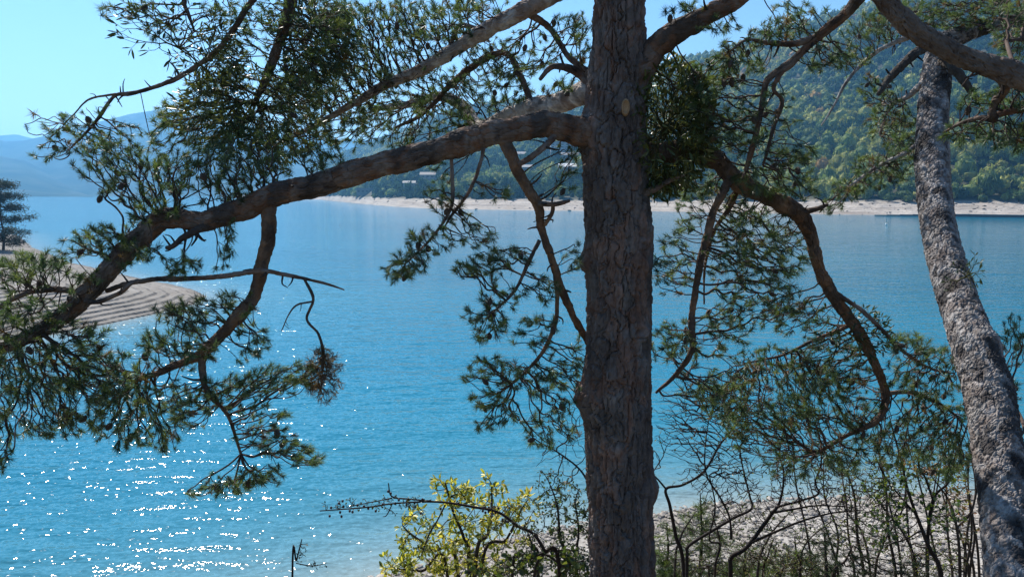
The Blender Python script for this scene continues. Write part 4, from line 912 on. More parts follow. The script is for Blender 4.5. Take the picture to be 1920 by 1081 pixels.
# ---- pine outside the frame at the right whose thick limb crosses the top corner
b3 = np.array([3.3, 2.9, float(ground_z(np.array([3.3]), np.array([2.9]))[0])])
pine3 = tag(empty('pine_tree', b3), 'pine beyond the right edge whose dark limb crosses the upper right corner', 'tree')
pxr = lambda x, y, z: (CX+F*x/(y*cp-(z-CAMZ)*sp), CY-F*(y*sp+(z-CAMZ)*cp)/(y*cp-(z-CAMZ)*sp))
tp = [(*pxr(3.3, 2.9, z), 2.9, w) for z, w in ((b3[2]-0.3, 150), (b3[2]+0.6, 125), (11.6, 118), (12.6, 108), (13.6, 95), (15.5, 70))]
bark_tube(tp, M['bark'], pine3, 'trunk', (0.03, 0.08), 0.014, None, 0.012, 0.012, (), 0.002, 8)
ex = pxr(3.3, 2.9, 12.05)
Z1, PZ1, RZ1 = limb(pine3, [(*ex, 2.9, 70), (2150, 235, 2.95, 49), (2030, 190, 3.05, 46), (1930, 150, 3.12, 43), (1860, 124, 3.17, 41), (1800, 106, 3.2, 39), (1750, 76, 3.2, 39), (1700, 42, 3.2, 38), (1650, -8, 3.2, 36), (1600, -65, 3.2, 32), (1540, -140, 3.2, 25)], [(0.085, 0.065, 0.055), (0.12, 0.095, 0.08), (0.15, 0.12, 0.10)], 70, plate=(0.026, 0.06), depth=0.008)
Z2, PZ2, RZ2 = limb(pine3, [(1868, 128, 3.2, 26), (1880, 152, 3.3, 22), (1882, 170, 3.35, 20), (1866, 190, 3.4, 18), (1860, 215, 3.4, 17), (1862, 222, 3.42, 15), (1830, 222, 3.5, 9), (1800, 232, 3.6, 7), (1770, 248, 3.7, 3)], LIMBC, 71)
Z3, PZ3, RZ3 = limb(pine3, [(1856, 218, 3.42, 12), (1885, 212, 3.4, 13), (1930, 205, 3.4, 13), (1990, 205, 3.4, 10)], LIMBC, 72)
bough(Z2, PZ2, RZ2, [(1810, 250, 40, 26, 3.6, 0.25, 36), (1880, 250, 50, 28, 3.5, 0.25, 40), (1840, 190, 40, 25, 3.6, 0.25, 20)], 140, size=0.85)
bough(Z3, PZ3, RZ3, [(1900, 180, 40, 30, 3.5, 0.25, 26), (1910, 260, 40, 30, 3.5, 0.25, 30)], 141, size=0.85)
bough(Z1, PZ1, RZ1, [(1900, 60, 50, 40, 3.9, 0.3, 30), (1700, 20, 50, 20, 3.9, 0.3, 16), (1890, 20, 50, 20, 3.9, 0.3, 24)], 142, size=0.9)

# ---- pine on the spit at the left edge
d5 = 150.0; x5 = (-3-CX)/F*d5*cp; z5 = float(ground_z(np.array([x5]), np.array([d5]))[0])
pine5 = tag(empty('pine_tree', (x5, d5, z5)), 'distant pine on the gravel bank at the left edge', 'tree')
top5 = 14.5
V, T = tube(catmull(np.array([(x5, d5, z5-0.5), (x5+0.4, d5, z5+3), (x5+0.1, d5, z5+6), (x5+0.3, d5, top5-1)]), 6), np.interp(np.arange(19), [0, 18], [0.28, 0.06]), 9)
add('trunk', V, T, M['bark'], pine5, True, np.tile((0.12, 0.09, 0.07), (len(V), 1)))
r = np.random.default_rng(55); mb = MB(); tips = []
for k in range(26):
    k = k*14/25
    z = z5+0.9+(top5-z5-1.4)*k/14; a = k*2.4; L = 5.4*(1-0.75*abs(k/14-0.4))*r.uniform(0.75, 1.1)
    e = np.array([x5+L*math.cos(a), d5+L*math.sin(a), z+r.uniform(-0.3, 0.8)])
    P = catmull(np.array([(x5+0.2, d5, z), ((x5+e[0])/2, (d5+e[1])/2, z+0.1), e]), 4); V, T = tube(P, np.linspace(0.08, 0.02, len(P)), 5); mb.add(V, T, (0.08, 0.06, 0.05))
    n = 330; q = r.uniform(0.25, 1.05, (n, 1)); tips.append(np.array([x5+0.2, d5, z])*(1-q)+e*q+r.normal(0, 1, (n, 3))*[0.6, 0.6, 0.4])
mb.build('limb', M['bark_fine'], pine5)
tips = np.vstack(tips); V, T, c = needles(tips, r.normal(0, 1, tips.shape)*[1, 1, 0.4]+[0, 0, 0.3], np.full(len(tips), 5.0), 14, r, width=0.016, pal=[(0.010, 0.018, 0.011), (0.016, 0.027, 0.014)])
tag(add('needles', V, T, M['needle'], pine5, False, c), kind='stuff')

# ------------------------------------------------------------------ mistletoe
def leaf_blade(P, d, n, L, W):
    """vectorised oval leaves: base P, direction d, normal n"""
    s = np.cross(d, n); s /= np.linalg.norm(s, axis=1)[:, None]+1e-9; n2 = np.cross(s, d)
    L = L[:, None]; W = W[:, None]
    V = np.stack([P, P+d*L*0.45+s*W*0.5+n2*W*0.12, P+d*L*0.45-s*W*0.5+n2*W*0.12, P+d*L*0.8+s*W*0.36, P+d*L*0.8-s*W*0.36, P+d*L-n2*W*0.15, P+d*L*0.5-n2*W*0.06], 1)
    T0 = np.array([(0, 1, 6), (0, 6, 2), (1, 3, 6), (6, 4, 2), (3, 5, 6), (6, 5, 4)])
    m = len(P); return V.reshape(-1, 3), (T0[None]+(np.arange(m)*7)[:, None, None]).reshape(-1, 3)

def mistletoe(label, c, rad, seed, levels=6, n0=9, leafL=0.06, squash=(1, 1, 1), pal=((0.045, 0.065, 0.02), (0.09, 0.105, 0.03), (0.14, 0.14, 0.045))):
    r = np.random.default_rng(seed); c = np.asarray(c)
    e = tag(empty('mistletoe', c), label, 'mistletoe', 'mistletoe clumps in the pines')
    st = MB(); LP = []; LD = []
    stack = []
    for k in range(n0):
        d = r.normal(size=3); d /= np.linalg.norm(d); stack.append((c.copy(), d, 0))
    while stack:
        p, d, lv = stack.pop()
        L = rad/levels*r.uniform(0.8, 1.35)*1.15; q = p+d*L*np.array(squash)
        V, T = tube(np.array([p, (p+q)/2+r.normal(0, 0.004, 3), q]), np.array([1, 0.85, 0.8])*max(0.0014, 0.005*(1-lv/levels)), 4); st.add(V, T, (0.07, 0.075, 0.03))
        if lv >= levels-1 or (lv > 2 and r.uniform() < 0.12):
            for s in (-1, 1, 1):
                a = np.cross(d, r.normal(size=3)); a /= np.linalg.norm(a); LP.append(q); LD.append(d*0.75+a*s*0.65)
        else:
            a = np.cross(d, r.normal(size=3)); a /= np.linalg.norm(a)
            for s in (-1, 1):
                nd = d*0.86+a*s*r.uniform(0.35, 0.65)+[0, 0, -0.05]; stack.append((q, nd/np.linalg.norm(nd), lv+1))
            if lv >= levels-3 and r.uniform() < 0.5:
                LP.append(q); LD.append(d*0.5+np.cross(d, a)*r.choice([-1, 1]))
    st.build('stems', M['bark_fine'], e)
    LP = np.array(LP); LD = np.array(LD); LD /= np.linalg.norm(LD, axis=1)[:, None]; m = len(LP)
    V, T = leaf_blade(LP, LD, r.normal(size=(m, 3)), leafL*r.uniform(0.7, 1.2, m), 0.2*leafL*r.uniform(0.8, 1.3, m))
    pal = np.array(pal); col = (pal[r.integers(0, len(pal), m)]*r.uniform(0.8, 1.25, (m, 1))).repeat(7, 0)
    tag(add('leaves', V, T, M['mistletoe'], e, True, col), kind='stuff')
mistletoe('big dense mistletoe ball against the right side of the main trunk', at(1246, 238, 4.22), 0.27, 201, 6, 34, 0.06, (0.75, 0.75, 1.15))
mistletoe('open mistletoe spray silhouetted on the sky at the upper left', at(335, 90, 4.18), 0.27, 202, 5, 8, 0.055, (1.15, 0.8, 0.8), ((0.035, 0.05, 0.022), (0.06, 0.075, 0.028)))
mistletoe('yellow-green mistletoe mass in the left canopy above the main limb', at(470, 225, 4.35), 0.3, 203, 6, 13, 0.05, (1.1, 0.9, 0.8), ((0.08, 0.10, 0.03), (0.13, 0.14, 0.04), (0.19, 0.18, 0.055)))
mistletoe('dark round mistletoe ball at the top edge left of centre', at(585, 55, 4.5), 0.22, 204, 6, 13, 0.05, (0.9, 0.9, 1.0), ((0.05, 0.07, 0.03), (0.08, 0.10, 0.04)))
mistletoe('hanging mistletoe tuft below the upper left branch', at(385, 150, 4.25), 0.2, 205, 5, 8, 0.05, (0.8, 0.8, 1.2), ((0.045, 0.06, 0.022), (0.08, 0.09, 0.03)))
mistletoe('mistletoe bunch under the curved branch at the right, over blue water', at(1590, 625, 4.5), 0.17, 206, 5, 7, 0.045, (1.2, 0.8, 0.8), ((0.035, 0.05, 0.022), (0.07, 0.085, 0.03)))
mistletoe('tiny mistletoe sprig on the right flank of the leaning trunk', at(1808, 520, 4.4), 0.075, 207, 3, 5, 0.04, (1, 1, 1.5), ((0.035, 0.05, 0.022), (0.05, 0.07, 0.028)))

# ------------------------------------------------------------------ shrubs along the bank
def stem_tubes(mb, traces, col, r):
    S = []; SR = []
    for tr in traces:
        W = np.array([at(a, b, c) for a, b, c, w in tr]); R0 = np.array([wid(w, p) for (a, b, c, w), p in zip(tr, W)])
        Q = catmull(np.hstack([W, R0[:, None]]), 8); V, T = tube(Q[:, :3], np.maximum(Q[:, 3], 0.0015), 7); mb.add(V, T, np.asarray(col)*r.uniform(0.85, 1.15)); S.append(Q[:, :3]); SR.append(Q[:, 3])
    return np.vstack(S), np.concatenate(SR)

def ground_root(tr, dx=0):
    """extend a traced stem down to the ground below the frame"""
    a, b, c, w = tr[0]; p = at(a, b, c); g = float(ground_z(np.array([p[0]]), np.array([p[1]]))[0])-0.08
    v = g-CAMZ; zc = p[1]*cp-v*sp; py = CY-F*(p[1]*sp+v*cp)/zc
    return [(a+dx, max(py, b+12), c, w*1.15)]+list(tr)

def shrub(name, label, cat, traces, blobs, seed, leafL=0.0, leafW=0.5, pal=None, stemcol=(0.05, 0.042, 0.036), mat='leaf', alpha=0.4, rmin=0.0016, per=3, single=0, group=None, sag=0.0, mult=1.0, whorl=False, expo=0.42, wig=0.12, bare=0.0, needle=None):
    r = np.random.default_rng(seed); tr = [ground_root(t) if t[0][1] >= 1084 else list(t) for t in traces]
    b0 = at(tr[0][0][0], tr[0][0][1], tr[0][0][2]); e = tag(empty(name, b0), label, cat, group)
    mb = MB(); S, SR = stem_tubes(mb, tr, stemcol, r); mb.build('stems', M['bark_fine'], e)
    if not blobs: return e
    tips = blob_points(blobs, r, mult); par, seq = grow(S, tips, alpha); tb = MB()
    tdir, lf = twig_mesh(tb, S, SR, tips, par, seq, rmin, stemcol, r, sag, expo, 4, wig)
    tag(tb.build('twigs', M['bark_fine'], e), kind='stuff')
    if needle:
        V, T, c = needles(tips, tdir+[0, 0, 0.3], np.full(len(tips), needle), 40, r, pal=pal); tag(add('needles', V, T, M['needle'], e, False, c), kind='stuff'); return e
    if leafL <= 0: return e
    k = np.where(r.uniform(0, 1, len(tips)) > bare)[0]; P = tips[k].repeat(per, 0); D = tdir[k].repeat(per, 0)
    m = len(P); rd = r.normal(size=(m, 3)); rd -= D*(rd*D).sum(1)[:, None]; rd /= np.linalg.norm(rd, axis=1)[:, None]
    D2 = (D*0.55+rd*0.85+[0, 0, 0.25]) if whorl else (D*0.3+rd+[0, 0, -0.05]); D2 /= np.linalg.norm(D2, axis=1)[:, None]
    P = P-D*r.uniform(0, 0.03 if not whorl else 0.02, (m, 1))+rd*0.004
    Nn = r.normal(size=(m, 3))*0.6+[0, 0, 1]; L = leafL*r.uniform(0.6, 1.25, m); W = L*leafW*r.uniform(0.8, 1.2, m)
    if single:
        dist = P[:, 1]+0*L; o_ = np.argsort(-(L-0.02*dist+r.uniform(0, 0.01, m)))[:single]
        V, T = leaf_blade(np.zeros((1, 3)), np.array([[0, 1.0, 0]]), np.array([[0, 0, 1.0]]), np.array([1.0]), np.array([leafW]))
        me = make_mesh('leaf', V, T, True); me.materials.append(M['leafvar'])
        from mathutils import Matrix
        bl = np.array(e.location)
        for i in o_:
            y_ = Vector(D2[i]); x_ = y_.cross(Vector(Nn[i])).normalized(); z_ = x_.cross(y_)
            ob = bpy.data.objects.new('leaf', me); C.objects.link(ob); ob.parent = e
            mt = Matrix((x_, y_, z_)).transposed().to_4x4()*1.0
            for q in range(3): 
                for w_ in range(3): mt[q][w_] *= float(L[i])
            mt.translation = Vector(P[i]-bl); ob.matrix_local = mt
        keep = np.ones(m, bool); keep[o_] = False; P, D2, Nn, L, W = P[keep], D2[keep], Nn[keep], L[keep], W[keep]; m = len(P)
    if m:
        V, T = leaf_blade(P, D2, Nn, L, W); pal = np.array(pal)
        col = (pal[r.integers(0, len(pal), m)]*r.uniform(0.8, 1.25, (m, 1))).repeat(7, 0)
        tag(add('leaves', V, T, M[mat], e, True, col), kind='stuff')
    return e

DARKST = (0.028, 0.023, 0.021)
# bare dark shrub right of the trunk
shrub('bare_shrub', 'dark crooked bare-twigged shrub just right of the main trunk', 'shrub',
    [[(1370, 1085, 6.0, 8.6), (1371, 1045, 6.0, 8.6), (1400, 1025, 6.0, 7.8), (1445, 965, 6.0, 7.0), (1462, 940, 6.0, 4.7), (1470, 890, 6.0, 3.9), (1462, 850, 6.0, 3.1), (1470, 800, 6.0, 2.3)],
     [(1405, 1018, 6.0, 5.5), (1459, 994, 5.9, 4.7), (1506, 975, 5.8, 3.9), (1560, 961, 5.8, 3.1), (1620, 955, 5.8, 1.6)],
     [(1445, 961, 6.0, 4.7), (1492, 953, 6.1, 3.9), (1534, 947, 6.1, 3.1), (1600, 950, 6.2, 1.6)],
     [(1455, 950, 6.0, 4.7), (1500, 938, 5.9, 3.9), (1534, 925, 5.9, 3.9), (1529, 902, 5.9, 3.1), (1540, 863, 5.9, 3.1), (1534, 808, 5.9, 2.3), (1520, 770, 5.9, 1.6)],
     [(1283, 1085, 6.2, 7.8), (1267, 1003, 6.2, 7.0), (1256, 947, 6.2, 6.2), (1249, 916, 6.2, 5.5), (1281, 908, 6.2, 4.7), (1320, 883, 6.2, 4.7), (1350, 833, 6.2, 3.9), (1378, 797, 6.2, 3.1), (1400, 755, 6.2, 2.3), (1405, 700, 6.2, 1.6)],
     [(1288, 1085, 6.1, 7.0), (1289, 1040, 6.1, 6.2), (1292, 1022, 6.1, 6.2), (1339, 992, 6.1, 5.5), (1378, 969, 6.1, 5.5), (1409, 953, 6.1, 4.7), (1406, 930, 6.1, 3.9), (1395, 886, 6.1, 3.1), (1387, 841, 6.1, 3.1), (1392, 828, 6.1, 3.1), (1378, 812, 6.1, 2.3), (1360, 780, 6.1, 1.6)],
     [(1371, 1010, 6.0, 4.7), (1368, 970, 6.0, 3.9), (1352, 935, 6.0, 3.9), (1325, 890, 6.0, 3.1), (1322, 840, 6.0, 2.3), (1330, 780, 6.0, 1.6)],
     [(1249, 916, 6.2, 3.9), (1225, 890, 6.2, 3.1), (1200, 880, 6.2, 2.3)], [(1340, 1060, 6.0, 3.9), (1350, 1020, 6.0, 3.9), (1330, 1010, 6.0, 3.1), (1341, 950, 6.0, 3.1), (1330, 890, 6.0, 2.3)]],
    [(1330, 830, 100, 90, 6.1, 0.5, 150), (1430, 830, 100, 100, 6.0, 0.5, 190), (1520, 860, 90, 90, 5.9, 0.5, 130), (1280, 780, 50, 90, 6.2, 0.3, 60), (1420, 720, 110, 60, 6.1, 0.5, 90), (1380, 930, 90, 50, 6.0, 0.4, 60), (1560, 930, 70, 40, 5.9, 0.3, 40)],
    301, mult=3.2, leafL=0.02, leafW=0.6, pal=[(0.09, 0.11, 0.03), (0.13, 0.12, 0.04)], stemcol=DARKST, bare=0.75, per=1, alpha=0.6, wig=0.07, rmin=0.0019, expo=0.38)
shrub('bare_shrub', 'thin leafless twig tangle arching out left of the main trunk', 'shrub',
    [[(1150, 1085, 5.4, 5.5), (1120, 960, 5.4, 4.7), (1095, 890, 5.4, 3.9), (1050, 850, 5.4, 3.1), (1000, 820, 5.4, 2.3), (970, 780, 5.4, 2)]],
    [(1060, 850, 50, 70, 5.4, 0.25, 46), (1085, 780, 26, 60, 5.4, 0.2, 22), (1040, 900, 40, 40, 5.4, 0.2, 18)], 302, stemcol=DARKST, alpha=0.3)
# yellowing shrub
YP = [(0.24, 0.26, 0.048), (0.42, 0.40, 0.065), (0.60, 0.52, 0.11), (0.14, 0.18, 0.04)]
shrub('yellowing_shrub', 'bright yellow-green leafy shrub at the bottom centre over the water', 'shrub',
    [[(880, 1085, 5.6, 8), (870, 1010, 5.6, 6), (850, 960, 5.6, 5), (835, 905, 5.6, 3)], [(890, 1085, 5.5, 8), (915, 1000, 5.5, 6), (922, 940, 5.5, 4), (921, 905, 5.5, 2)], [(860, 1085, 5.7, 7), (810, 1030, 5.7, 5), (770, 1000, 5.7, 4), (755, 985, 5.7, 2)],
     [(900, 1085, 5.5, 7), (950, 1010, 5.5, 5), (975, 960, 5.5, 4), (990, 935, 5.5, 2)], [(840, 1085, 5.7, 6), (790, 1070, 5.7, 5), (735, 1065, 5.7, 3)]],
    [(835, 905, 24, 18, 5.6, 0.08, 16), (850, 930, 36, 24, 5.6, 0.12, 34), (880, 925, 20, 24, 5.6, 0.1, 14), (920, 910, 14, 26, 5.5, 0.08, 14), (940, 920, 14, 14, 5.5, 0.06, 8), (985, 940, 26, 24, 5.5, 0.1, 28), (890, 960, 60, 34, 5.6, 0.25, 60), (950, 970, 40, 30, 5.5, 0.2, 32), (785, 970, 30, 22, 5.7, 0.1, 28),
     (757, 1008, 16, 24, 5.7, 0.08, 18), (900, 1010, 80, 40, 5.6, 0.3, 90), (800, 1050, 80, 34, 5.7, 0.3, 100), (745, 1068, 40, 22, 5.7, 0.15, 40), (880, 1065, 80, 30, 5.6, 0.3, 90), (830, 1010, 50, 30, 5.65, 0.2, 44)],
    303, leafL=0.05, leafW=0.36, pal=YP, mult=0.85, per=6, single=300, whorl=True, alpha=0.35, rmin=0.0018)
# wild rose with dark hips
rose = shrub('wild_rose', 'arching thorny wild rose stem with dark berries reaching out over the water', 'shrub',
    [[(1050, 1085, 5.0, 8), (1020, 1030, 5.0, 7), (1000, 1000, 5.0, 6), (970, 985, 5.0, 6), (935, 960, 5.0, 5), (890, 950, 5.0, 5), (820, 940, 5.0, 4), (740, 943, 5.0, 3), (690, 950, 5.0, 3), (600, 957, 5.0, 2)],
     [(820, 940, 5.0, 3), (770, 935, 5.0, 3), (735, 930, 5.0, 3), (728, 905, 5.0, 2)], [(735, 933, 5.0, 3), (700, 940, 5.0, 2), (650, 950, 5.0, 2)], [(835, 945, 5.0, 3), (820, 975, 5.0, 3), (805, 1000, 5.0, 3), (790, 1040, 5.0, 2)], [(735, 945, 5.0, 2), (725, 965, 5.0, 2), (718, 968, 5.0, 1)]],
    [(690, 945, 90, 14, 5.0, 0.06, 60), (780, 945, 70, 22, 5.0, 0.08, 36), (960, 975, 60, 40, 5.0, 0.15, 46), (740, 940, 20, 26, 5.0, 0.05, 12), (1000, 1020, 60, 40, 5.0, 0.2, 50)], 304, leafL=0.016, leafW=0.6, pal=[(0.04, 0.055, 0.025), (0.07, 0.085, 0.03)], stemcol=(0.035, 0.025, 0.022), per=2, alpha=0.3)
import bmesh
bm = bmesh.new(); bmesh.ops.create_icosphere(bm, subdivisions=2, radius=0.0085); bme = bpy.data.meshes.new('berry'); bm.to_mesh(bme); bm.free(); bme.materials.append(M['berry'])
r = np.random.default_rng(77); bl = np.array(rose.location)
for k in range(46):
    x = r.uniform(610, 1000); y = np.interp(x, [600, 690, 740, 820, 890, 935, 1000], [957, 948, 937, 940, 950, 960, 1000])+r.normal(0, 9)
    ob = bpy.data.objects.new('berry', bme); C.objects.link(ob); ob.parent = rose; ob.location = at(x, y, 5.0+r.normal(0, 0.03))-bl; ob.scale = (1, 1, 1.25)
GP = [(0.035, 0.055, 0.02), (0.06, 0.09, 0.028), (0.10, 0.13, 0.035), (0.05, 0.07, 0.03)]
shrub('leafy_shrub', 'fine-leaved green shrub just left of the main trunk foot', 'shrub',
    [[(1060, 1085, 5.3, 6), (1050, 1010, 5.3, 5), (1045, 950, 5.3, 4), (1030, 905, 5.3, 2), (1015, 880, 5.3, 1)], [(1080, 1085, 5.3, 6), (1085, 1000, 5.3, 4), (1078, 940, 5.3, 3)], [(1010, 1085, 5.3, 5), (1000, 1030, 5.3, 4), (985, 985, 5.3, 2)]],
    [(1040, 930, 50, 45, 5.3, 0.2, 70), (1085, 960, 26, 50, 5.3, 0.15, 46), (1050, 1000, 60, 40, 5.3, 0.25, 70), (1070, 1055, 50, 34, 5.3, 0.25, 80), (980, 1060, 60, 30, 5.4, 0.25, 60)], 305, mult=1.6, leafL=0.024, leafW=0.62, pal=GP, per=3, alpha=0.3)
shrub('leafy_shrub', 'broad-leaved dark green bramble at the bottom left of the trunk', 'shrub',
    [[(960, 1090, 5.0, 6), (985, 1055, 5.0, 5), (1020, 1035, 5.0, 4), (1060, 1030, 5.0, 3)], [(1000, 1090, 5.0, 6), (1060, 1060, 5.0, 4), (1095, 1050, 5.0, 3)]],
    [(1000, 1050, 60, 26, 5.0, 0.2, 40), (1075, 1055, 40, 30, 5.0, 0.2, 36), (930, 1065, 50, 20, 5.0, 0.2, 26)], 306, mult=1.6, leafL=0.042, leafW=0.75, pal=[(0.03, 0.05, 0.02), (0.05, 0.075, 0.022), (0.11, 0.13, 0.03)], per=2)
# twig at lower left
shrub('bare_shrub', 'small dark twig tip poking up at the bottom left over the glitter', 'shrub', [[(548, 1090, 4.6, 4), (556, 1050, 4.6, 3), (566, 1010, 4.6, 2)], [(555, 1055, 4.6, 2), (585, 1060, 4.6, 2), (612, 1055, 4.6, 1)]],
    [(568, 1030, 14, 24, 4.6, 0.05, 14), (590, 1058, 26, 8, 4.6, 0.05, 10)], 307, leafL=0.014, leafW=0.7, pal=[(0.02, 0.03, 0.015)], stemcol=DARKST, per=2)
# saplings and shrubs on the right
PG = [(0.05, 0.085, 0.03), (0.085, 0.125, 0.04), (0.12, 0.16, 0.05)]
for (px, top, dep, w, seed, lab) in ((1313, 925, 7.0, 58, 311, 'bright green young pine right behind the bare shrub stems'), (1250, 980, 7.2, 50, 312, 'small young pine tucked against the trunk foot on its right'), (1395, 1015, 7.5, 60, 313, 'low young pine behind the bare shrub fork'), (1490, 1005, 7.0, 70, 314, 'bushy young pine on the beach edge at the bottom right')):
    shrub('young_pine', lab, 'sapling', [[(px, 1085, dep, 7), (px+3, (1085+top)//2, dep, 5), (px, top, dep, 2)]], [(px, (top+1090)/2+20, w, (1090-top)/2-10, dep, 0.2, int(90*(1090-top)/150)), (px, top+40, w*0.6, 40, dep, 0.15, 22), (px, 1075, w*1.3, 26, dep, 0.25, 60)], seed, needle=1.6, pal=PG, alpha=0.7)
shrub('juniper_bush', 'dark spiky juniper bush at the bottom right', 'shrub', [[(1550, 1090, 6.0, 8), (1548, 1040, 6.0, 5), (1545, 990, 6.0, 2)], [(1560, 1090, 6.0, 6), (1585, 1050, 6.0, 4), (1600, 1020, 6.0, 2)]],
    [(1545, 1040, 40, 50, 6.0, 0.25, 120), (1600, 1060, 50, 30, 6.0, 0.25, 80), (1690, 1070, 60, 22, 6.0, 0.3, 70)], 315, needle=0.7, pal=[(0.022, 0.04, 0.022), (0.04, 0.06, 0.03)], alpha=0.6)
LP2 = [(0.05, 0.085, 0.02), (0.09, 0.13, 0.03), (0.14, 0.17, 0.035), (0.035, 0.06, 0.022)]
shrub('leafy_sapling', 'slim forked sapling with sparse green leaves left of the leaning trunk', 'sapling',
    [[(1765, 1085, 5.2, 9), (1742, 1025, 5.2, 8), (1718, 964, 5.2, 6), (1701, 914, 5.2, 5), (1690, 863, 5.2, 4), (1676, 813, 5.2, 3), (1665, 770, 5.2, 1)], [(1738, 1015, 5.2, 6), (1749, 936, 5.2, 5), (1779, 902, 5.2, 4), (1791, 858, 5.2, 4), (1816, 791, 5.2, 3), (1830, 740, 5.2, 1)],
     [(1749, 936, 5.2, 4), (1735, 895, 5.2, 4), (1722, 870, 5.2, 3), (1730, 820, 5.2, 2)], [(1718, 964, 5.2, 4), (1680, 920, 5.2, 3), (1655, 885, 5.2, 3), (1640, 850, 5.2, 2)]],
    [(1700, 900, 70, 60, 5.2, 0.3, 56), (1770, 960, 40, 40, 5.2, 0.2, 30), (1660, 980, 50, 50, 5.2, 0.25, 44), (1650, 920, 40, 30, 5.2, 0.2, 26), (1780, 870, 40, 60, 5.2, 0.2, 26)], 316, mult=2.0, leafL=0.034, leafW=0.7, pal=LP2, stemcol=DARKST, per=2, bare=0.2)
shrub('autumn_shrub', 'shrub with reddish-tan autumn leaves beside the leaning trunk', 'shrub', [[(1800, 1085, 5.8, 6), (1796, 1003, 5.8, 5), (1780, 940, 5.8, 4), (1745, 890, 5.8, 2)], [(1792, 990, 5.8, 4), (1821, 958, 5.8, 4), (1835, 891, 5.8, 3), (1838, 840, 5.8, 1)]],
    [(1745, 882, 36, 22, 5.8, 0.12, 50), (1790, 890, 26, 30, 5.8, 0.12, 24), (1700, 872, 20, 14, 5.8, 0.08, 10), (1800, 960, 40, 60, 5.8, 0.2, 30)], 317, leafL=0.03, leafW=0.6, pal=[(0.30, 0.15, 0.09), (0.24, 0.13, 0.06), (0.20, 0.17, 0.05)], per=3)
shrub('leafy_shrub', 'many-stemmed sparse shrub with small leaves in front of the pale beach', 'shrub',
    [[(1680, 1085, 6.2, 6), (1665, 992, 6.2, 5), (1660, 905, 6.2, 4), (1640, 820, 6.2, 2)], [(1620, 1085, 6.2, 6), (1607, 1000, 6.2, 5), (1600, 920, 6.2, 4), (1570, 850, 6.2, 2)], [(1640, 1085, 6.2, 5), (1655, 1020, 6.2, 4), (1690, 960, 6.2, 3), (1700, 900, 6.2, 2)], [(1720, 1085, 6.2, 5), (1700, 1010, 6.2, 4), (1640, 930, 6.2, 3)], [(1810, 1085, 6.2, 5), (1822, 1000, 6.2, 4), (1815, 900, 6.2, 3), (1822, 830, 6.2, 1)]],
    [(1620, 900, 70, 70, 6.2, 0.35, 110), (1680, 850, 60, 50, 6.2, 0.3, 60), (1640, 1010, 80, 50, 6.2, 0.3, 90), (1740, 1050, 70, 34, 6.2, 0.3, 80), (1780, 1000, 40, 60, 6.2, 0.25, 44), (1800, 880, 30, 60, 6.2, 0.2, 26)], 318, mult=3.0, leafL=0.022, leafW=0.6, pal=LP2+[(0.2, 0.18, 0.05)], per=2, bare=0.3, stemcol=(0.06, 0.05, 0.04))
shrub('low_shrub', 'low grey-green undergrowth along the bottom right beach edge', 'shrub', [[(1430, 1090, 6.6, 5), (1440, 1040, 6.6, 3), (1450, 1010, 6.6, 2)], [(1330, 1090, 6.8, 5), (1325, 1060, 6.8, 3)], [(1460, 1090, 6.6, 5), (1500, 1050, 6.6, 3)]],
    [(1430, 1050, 70, 36, 6.6, 0.4, 120), (1320, 1065, 60, 24, 6.8, 0.3, 60), (1490, 1060, 60, 30, 6.6, 0.3, 70)], 319, mult=3.0, leafL=0.022, leafW=0.5, pal=[(0.08, 0.10, 0.04), (0.13, 0.14, 0.06), (0.18, 0.17, 0.07)], per=2, alpha=0.3, stemcol=(0.07, 0.06, 0.045))

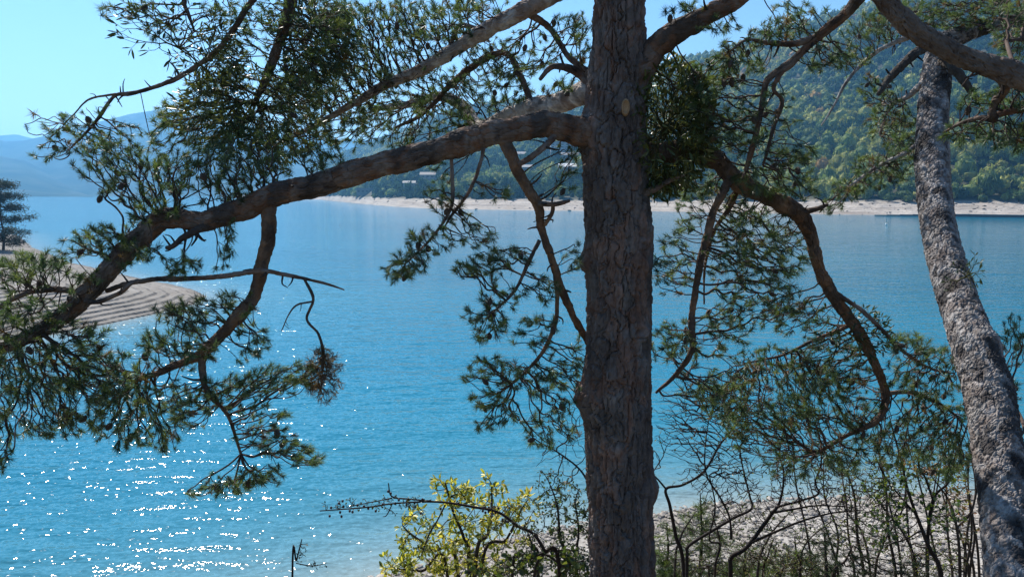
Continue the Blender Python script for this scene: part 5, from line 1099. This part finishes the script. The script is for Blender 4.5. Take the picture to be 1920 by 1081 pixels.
shrub('leafy_shrub', 'low spreading green shrub with arching twigs between the trunk foot and the bare shrub fork', 'shrub',
    [[(1265, 1085, 6.5, 5), (1275, 1010, 6.5, 4), (1300, 965, 6.5, 2)], [(1340, 1085, 6.5, 5), (1350, 1020, 6.5, 4), (1335, 960, 6.5, 2)], [(1420, 1085, 6.5, 5), (1440, 1010, 6.5, 4), (1480, 960, 6.5, 2)], [(1500, 1085, 6.5, 5), (1510, 1020, 6.5, 3), (1560, 975, 6.5, 2)]],
    [(1280, 1010, 60, 60, 6.5, 0.35, 90), (1360, 1020, 70, 60, 6.5, 0.35, 110), (1450, 1010, 80, 60, 6.5, 0.35, 120), (1540, 1010, 70, 60, 6.5, 0.35, 100), (1400, 960, 120, 36, 6.5, 0.35, 60)], 323, mult=1.5, leafL=0.026, leafW=0.5, pal=[(0.05, 0.08, 0.025), (0.09, 0.12, 0.035), (0.15, 0.16, 0.05), (0.04, 0.06, 0.025)], per=2, bare=0.25, stemcol=(0.05, 0.042, 0.036), alpha=0.6, wig=0.08, expo=0.35)
rr = np.random.default_rng(321); st = []
for k in range(16):
    x = rr.uniform(1520, 1850); lean = rr.uniform(-70, 40); tp_ = rr.uniform(770, 930)
    st.append([(x, 1085, 6.9, 5), (x+lean*0.3+rr.normal(0, 5), 1000, 6.9, 4), (x+lean*0.7+rr.normal(0, 7), (1000+tp_)/2, 6.9, 3), (x+lean, tp_, 6.9, 1.5)])
shrub('twiggy_thicket', 'tangle of thin straight grey-brown stems behind the leafy sapling at the lower right', 'shrub', st,
    [(1580, 930, 70, 90, 6.9, 0.4, 130), (1680, 900, 80, 90, 6.9, 0.4, 150), (1780, 900, 60, 90, 6.9, 0.4, 110), (1640, 1020, 110, 50, 6.9, 0.4, 110)], 322, leafL=0.02, leafW=0.55, pal=[(0.10, 0.12, 0.04), (0.16, 0.15, 0.05), (0.07, 0.09, 0.035)], per=1, bare=0.45, stemcol=(0.06, 0.05, 0.043), alpha=0.7, wig=0.06, rmin=0.0018, expo=0.33)

# ------------------------------------------------------------------ haze
hm = bpy.data.materials.new('haze'); hm.use_nodes = True; hn = hm.node_tree.nodes; hn.remove(hn['Principled BSDF'])
pv = hn.new('ShaderNodeVolumePrincipled'); pv.inputs['Color'].default_value = (0.20, 0.55, 1.0, 1); pv.inputs['Density'].default_value = 0.00017; pv.inputs['Anisotropy'].default_value = 0.42
hm.node_tree.links.new(pv.outputs[0], hn['Material Output'].inputs['Volume'])
b = MB(); b.box((0, 1800, 247), (7200, 5000, 252)); hz = b.build('haze', hm, None, False); tag(hz, 'thin blue haze over the lake and hills', 'haze', kind='stuff')
hz.display_type = 'WIRE'
